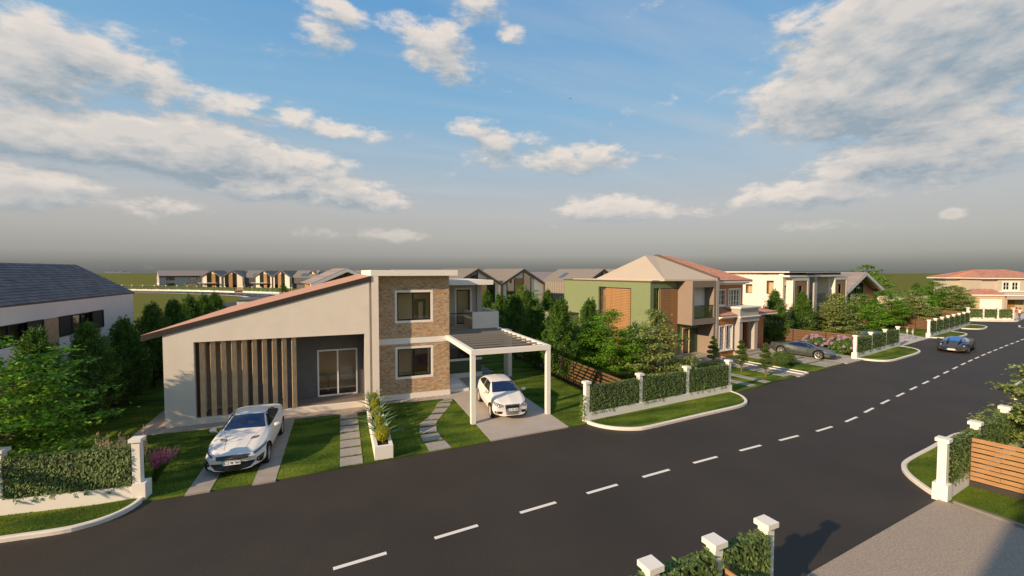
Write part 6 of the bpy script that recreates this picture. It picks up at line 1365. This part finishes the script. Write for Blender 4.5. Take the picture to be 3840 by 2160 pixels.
for i in range(11):
    z = .325 + i * .034; w_ = .26 + .055 * (z - .3) / .4; decal('grille_bar', rimm if i < 7 else blackp, [(-w_, z + .007), (w_, z + .007)], [(-w_, z - .004), (w_, z - .004)], 'f', nu=10, nv=1, off=.022)
decal('headlight', lampm, [(.42, .70), (.60, .75), (.77, .785)], [(.38, .645), (.58, .60), (.76, .67)], 'f', mirror=True, nu=9, nv=5, off=.008)
decal('headlight_rim', blackp, [(.41, .715), (.60, .765), (.78, .80)], [(.42, .70), (.60, .75), (.77, .785)], 'f', mirror=True, nu=9, nv=1, off=.012)
decal('lamp_bulb', chrome, [(.56, .725), (.66, .74)], [(.56, .665), (.66, .67)], 'f', mirror=True, nu=4, nv=4, off=.02)
decal('fog_lamp_recess', blackp, [(.44, .435), (.60, .44), (.77, .46)], [(.46, .34), (.60, .335), (.73, .345)], 'f', mirror=True, nu=8, nv=4, off=.008)
decal('fog_lamp', chrome, [(.62, .425), (.70, .43)], [(.62, .355), (.70, .36)], 'f', mirror=True, nu=4, nv=4, off=.02)
decal('lip_slot', blackp, [(-.28, .255), (.28, .255)], [(-.26, .24), (.26, .24)], 'f', nu=10, nv=1, off=.01); decal('wiper', blackp, [(-.45, 1.035), (.1, 1.05)], [(-.45, 1.025), (.1, 1.04)], 'f', nu=8, nv=1, off=.02)
b = MB(); b.tube([(0, .75, 1.40), (0, .80, 1.49)], .008, 5); b.build('aerial', blackp, c)
plate(-L2c / 2 - .035, .525, R(-4))
# sports cars
def lowcar(w, h, L):
    return dict(L=L, zlow=[(0, .20), (.4, .13), (1, .12), (4, .14), (L, .34)], wlow=[(0, .62), (.4, .84), (1, .88), (3.6, .90), (L, .72)],
          wmid=[(0, .76), (.3, .90), (.85, .96), (1.7, .90), (2.4, .91), (3.3, .975), (4.0, .94), (L, .80)], wbelt=[(0, .70), (.3, .80), (.85, .87), (1.7, .82), (2.4, .82), (3.3, .90), (4.0, .86), (L, .74)],
          zbelt=[(0, .42), (.25, .54), (.85, .74), (1.4, .74), (2.0, .78), (2.6, .83), (3.3, .90), (4.0, .88), (L, .80)],
          wroof=[(0, .42), (.5, .46), (1.0, .56), (1.3, .62), (1.9, .52), (2.4, .50), (3.0, .50), (3.8, .56), (L, .52)],
          ztop=[(0, .46), (.25, .57), (.7, .68), (1.2, .78), (1.4, .86), (1.85, 1.06), (2.15, 1.16), (2.5, 1.175), (2.9, 1.12), (3.5, .99), (4.1, .91), (L, .84)], bow=.42, bowr=.2, mirror=(.98, -.72, .92), cowl=-.92)
D3 = lowcar(.96, 1.17, 4.5)
c, decal, plate, bars, body = car('grey-green mid-engine sports car parked on the pale driveway by the hydrangea', (34.05, 23.35), R(12.5), D3, paint_g, [(.93, -1.36), (.95, 1.25)], .345, .27, 6)
decal('windshield', carglass, [(-.46, 1.12), (0, 1.15), (.46, 1.12)], [(-.64, .80), (0, .85), (.64, .80)], 'f', nu=14, nv=6)
decal('side_window', carglass, [(-.55, .90), (-.2, 1.08), (.25, 1.10), (.7, 1.0)], [(-.78, .83), (-.2, .83), (.25, .85), (.8, .92)], 's', mirror=True)
decal('side_scoop', blackp, [(.62, .62), (.9, .66)], [(.5, .52), (.85, .50)], 's', mirror=True, nu=4, nv=3); decal('sill_line', blackp, [(-.8, .34), (.75, .40)], [(-.8, .32), (.75, .37)], 's', mirror=True, nu=10, nv=1)
decal('headlight', lampm, [(.62, .60), (.78, .68)], [(.64, .50), (.80, .60)], 'f', mirror=True, nu=4, nv=4); decal('front_intake', blackp, [(-.62, .34), (-.1, .36), (.1, .36), (.62, .34)], [(-.58, .23), (-.1, .22), (.1, .22), (.58, .23)], 'f', nu=14, nv=3)
decal('tail_lamp', redl, [(.55, .80), (.72, .80)], [(.55, .66), (.72, .66)], 'r', mirror=True, nu=4, nv=4, off=.02); decal('door_seam', blackp, [(-.62, .80), (-.60, .80)], [(-.66, .30), (-.64, .30)], 's', mirror=True, nu=1, nv=6); decal('door_seam', blackp, [(.32, .84), (.335, .84)], [(.30, .30), (.315, .30)], 's', mirror=True, nu=1, nv=6)
plate(-2.26, .42, R(-10))
D4 = lowcar(.96, 1.17, 4.5)
c, decal, plate, bars, body = car('dark bronze open-roofed sports car driving towards the viewer on the road', (48.62, 20.32), R(15.5 - 90), D4, paint_d, [(.93, -1.38), (.95, 1.30)], .345, .27, 6)
decal('seat', seatm, [(.14, 1.05), (.30, 1.09), (.46, 1.05)], [(.12, .88), (.30, .88), (.50, .88)], 'f', mirror=True, nu=6, nv=4, off=.004)
decal('windshield', glassmat('blue_car_glass', (.14, .19, .42), .0), [(-.46, 1.13), (0, 1.155), (.46, 1.13)], [(-.66, .80), (0, .85), (.66, .80)], 'f', nu=14, nv=6, off=.02); decal('windshield_lower', carglass, [(-.58, .90), (0, .93), (.58, .90)], [(-.66, .80), (0, .85), (.66, .80)], 'f', nu=14, nv=3, off=.012)
decal('windshield_gap', carglass, [(-.13, 1.14), (.13, 1.14)], [(-.11, .88), (.11, .88)], 'f', nu=4, nv=4, off=.008); decal('side_window', lampm, [(-.5, .93), (-.2, 1.08), (.2, 1.10)], [(-.72, .84), (-.2, .84), (.3, .86)], 's', mirror=True)
decal('headlight', carglass, [(.52, .60), (.68, .72), (.80, .80)], [(.58, .50), (.74, .60), (.84, .70)], 'f', mirror=True, nu=5, nv=4); decal('lamp_bulb', mat('lit_lamp_lens', (.75, .8, .85), .1), [(.64, .60), (.70, .63)], [(.65, .55), (.71, .58)], 'f', mirror=True, nu=3, nv=3, off=.02)
decal('front_intake', blackp, [(.17, .33), (.62, .36)], [(.17, .22), (.60, .24)], 'f', mirror=True, nu=8, nv=3); plate(-2.27, .30, R(-4))

# ------------------------------------------------------------------ people
def person(label, loc, rz, J, Rr, cols, hair, scale=1., group=None, handdir=None):
    """J: joint dict, edges fixed; skin modifier grown into one body; clothes follow the body as material regions of one mesh"""
    t = thing('person', label, 'person', loc, rz, group)
    names = list(J); E_ = [('pelvis', 'waist'), ('waist', 'chest'), ('chest', 'neck'), ('neck', 'head'), ('head', 'crown'), ('chest', 'sl'), ('chest', 'sr'), ('sl', 'el'), ('el', 'wl'), ('wl', 'hl'), ('sr', 'er'), ('er', 'wr'), ('wr', 'hr'),
          ('pelvis', 'pl'), ('pelvis', 'pr'), ('pl', 'kl'), ('kl', 'al'), ('al', 'tl'), ('pr', 'kr'), ('kr', 'ar'), ('ar', 'tr')]
    me = bpy.data.meshes.new('body'); me.from_pydata([tuple(c * scale for c in J[n]) for n in names], [(names.index(a), names.index(b)) for a, b in E_], [])
    o = link('body', me); sk = o.modifiers.new('s', 'SKIN'); sk.use_smooth_shade = True
    for i, n in enumerate(names): r = Rr[n] * scale; me.skin_vertices[0].data[i].radius = (r, r); me.skin_vertices[0].data[i].use_root = (n == 'pelvis')
    sb = o.modifiers.new('u', 'SUBSURF'); sb.levels = 2; sb.render_levels = 2
    dg = bpy.context.evaluated_depsgraph_get(); nm_ = bpy.data.meshes.new_from_object(o.evaluated_get(dg)); o.modifiers.clear(); o.data = nm_
    mats_ = [mat('skin', (.55, .33, .22), .6), mat(cols[0][0], cols[0][1], .85), mat(cols[1][0], cols[1][1], .85), mat('shoe', (.30, .27, .25), .6)]
    nm_.materials.clear()
    for m in mats_: nm_.materials.append(m)
    K = {n: Vector(J[n]) * scale for n in names}
    for p in nm_.polygons:
        c = p.center; best = min(names, key=lambda n: (K[n] - c).length); z = c.z / scale
        if best in ('head', 'crown', 'neck', 'wl', 'hl', 'wr', 'hr') or (best in ('el', 'er') and cols[0][2]): p.material_index = 0
        elif best in ('al', 'tl', 'ar', 'tr') and z < .10: p.material_index = 3
        elif best in ('kl', 'kr', 'al', 'ar', 'pl', 'pr', 'pelvis'): p.material_index = 2 if z > cols[1][2] else 0
        else: p.material_index = 1
        p.use_smooth = True
    o.parent = t
    hm = leafball('hair', mat('hair_' + hair[0], hair[1], .7), .115 * scale * (1.1 if scale < .8 else 1), 500, (.05, .02), 3, (1, 1, 1.1), .8); h = link('hair', hm, t); h.location = K['head'] * .45 + K['crown'] * .55 + Vector((0, .03 * scale, .01))
    f = MB()
    for side in ('l', 'r'):
        w_, hd = K['w' + side], K['h' + side]; d_ = (hd - w_).normalized(); sdir = d_.cross(Vector((0, 1, 0))).normalized() if abs(d_.y) < .9 else Vector((1, 0, 0))
        for i, (o_, l_) in enumerate(((-.032, .065), (-.012, .08), (.01, .085), (.03, .072))):
            a = hd + sdir * o_ * scale; f.tube([a, a + d_ * l_ * .55 * scale, a + (d_ * l_ + Vector((0, -.015, -.01))) * scale], [.010 * scale, .009 * scale, .006 * scale], 5)
        a = w_ * .4 + hd * .6; f.tube([a, a + (sdir * -.05 + d_ * .03) * scale, a + (sdir * -.055 + d_ * .06) * scale], [.011 * scale, .010 * scale, .007 * scale], 5)
    f.build('fingers', mats_[0], t)
    b = MB(); hc = K['head'] * .5 + K['crown'] * .5; b.tube([hc + Vector((0, -.095, -.01)) * scale, hc + Vector((0, -.125, -.035)) * scale], [.012 * scale, .016 * scale], 5); b.build('nose', mats_[0], t)
    return t
RA = dict(pelvis=.13, waist=.115, chest=.14, neck=.055, head=.085, crown=.07, sl=.06, el=.042, wl=.03, hl=.035, sr=.06, er=.042, wr=.03, hr=.035, pl=.095, pr=.095, kl=.06, al=.042, tl=.035, kr=.06, ar=.042, tr=.035)
JW = dict(pelvis=(0, 0, .95), waist=(0, 0, 1.12), chest=(0, 0, 1.34), neck=(0, 0, 1.50), head=(0, -.01, 1.60), crown=(0, 0, 1.70), sl=(-.19, 0, 1.42), el=(-.25, .03, 1.15), wl=(-.24, -.06, .90), hl=(-.24, -.09, .82), sr=(.19, 0, 1.42), er=(.25, .02, 1.15), wr=(.26, -.05, .90), hr=(.26, -.08, .82),
          pl=(-.09, 0, .88), kl=(-.10, -.12, .50), al=(-.10, -.02, .09), tl=(-.10, -.14, .04), pr=(.09, 0, .88), kr=(.10, .06, .50), ar=(.10, .24, .12), tr=(.10, .13, .04))
J1 = dict(JW); J1.update(er=(.33, .0, 1.2), wr=(.50, .03, 1.06), hr=(.56, .03, 1.02))
person('walking person in rust-red top and tan shorts beside a companion, by the farthest hedge', (85.0, 29.55, .05), R(150), J1, RA, (('rust_top', (.40, .12, .11), True), ('tan_shorts', (.48, .32, .17), .45)), ('dark', (.06, .03, .02)), 1.0, 'strolling couple')
J2 = dict(JW); J2.update(el=(-.32, .0, 1.2), wl=(-.42, .03, 1.02), hl=(-.45, .03, .95))
person('walking person in white top and dark trousers, arm round a companion', (85.75, 29.45, .05), R(150), J2, RA, (('white_top', (.72, .68, .66), True), ('dark_trousers', (.10, .09, .10), -.1)), ('reddish', (.25, .10, .05)), .95, 'strolling couple')
J3 = dict(JW); J3.update(er=(.30, .0, 1.6), wr=(.52, .0, 1.74), hr=(.60, .0, 1.78), kl=(-.16, -.14, .50), al=(-.22, -.22, .09), tl=(-.24, -.34, .04), kr=(.14, .10, .50), ar=(.2, .32, .12), tr=(.2, .22, .04))
person('child in white T-shirt with one arm stretched out, on the wide driveway', (51.85, 25.35, .05), R(205), J3, RA, (('white_shirt', (.72, .68, .62), True), ('light_jeans', (.22, .27, .32), -.1)), ('ginger', (.42, .20, .10)), .66, 'children playing on the driveway')
J4 = dict(JW); J4.update(el=(-.30, -.1, 1.2), wl=(-.12, -.2, 1.1), hl=(-.05, -.22, 1.1))
person('child in turquoise top standing before the other child on the driveway', (51.75, 24.85, .05), R(215), J4, RA, (('turquoise_top', (.35, .62, .56), True), ('light_jeans', (.22, .27, .32), -.1)), ('ginger', (.42, .20, .10)), .60, 'children playing on the driveway')

# small airliner high in the sky
ap = thing('airplane', 'tiny dark airliner in the blue sky above the centre', 'airplane', (1180, 2130, 950), R(-70)); ap.scale = (.6, .6, .6); pm_ = mat('airliner_grey', (.22, .26, .30), .5)
b = MB(); b.tube([(-19, 0, 0), (-17, 0, 0), (10, 0, 0), (19, 0, 1.5)], [.6, 2, 2, .5], 10); b.build('fuselage', pm_, ap)
b = MB(); b.slab((-3, -1, 0), (2, -1, 0), (8, -17, 1), (6.5, -17, 1), .5); b.slab((2, 1, 0), (-3, 1, 0), (6.5, 17, 1), (8, 17, 1), .5); b.build('wing', pm_, ap)
b = MB(); b.slab((14, 0, 1), (18, 0, 1), (19, 0, 7), (17, 0, 7), .4); b.slab((14, 0, 1), (18, 0, 1), (19, -6, 1.5), (17.5, -6, 1.5), .4); b.slab((18, 0, 1), (14, 0, 1), (17.5, 6, 1.5), (19, 6, 1.5), .4); b.build('tail', pm_, ap)
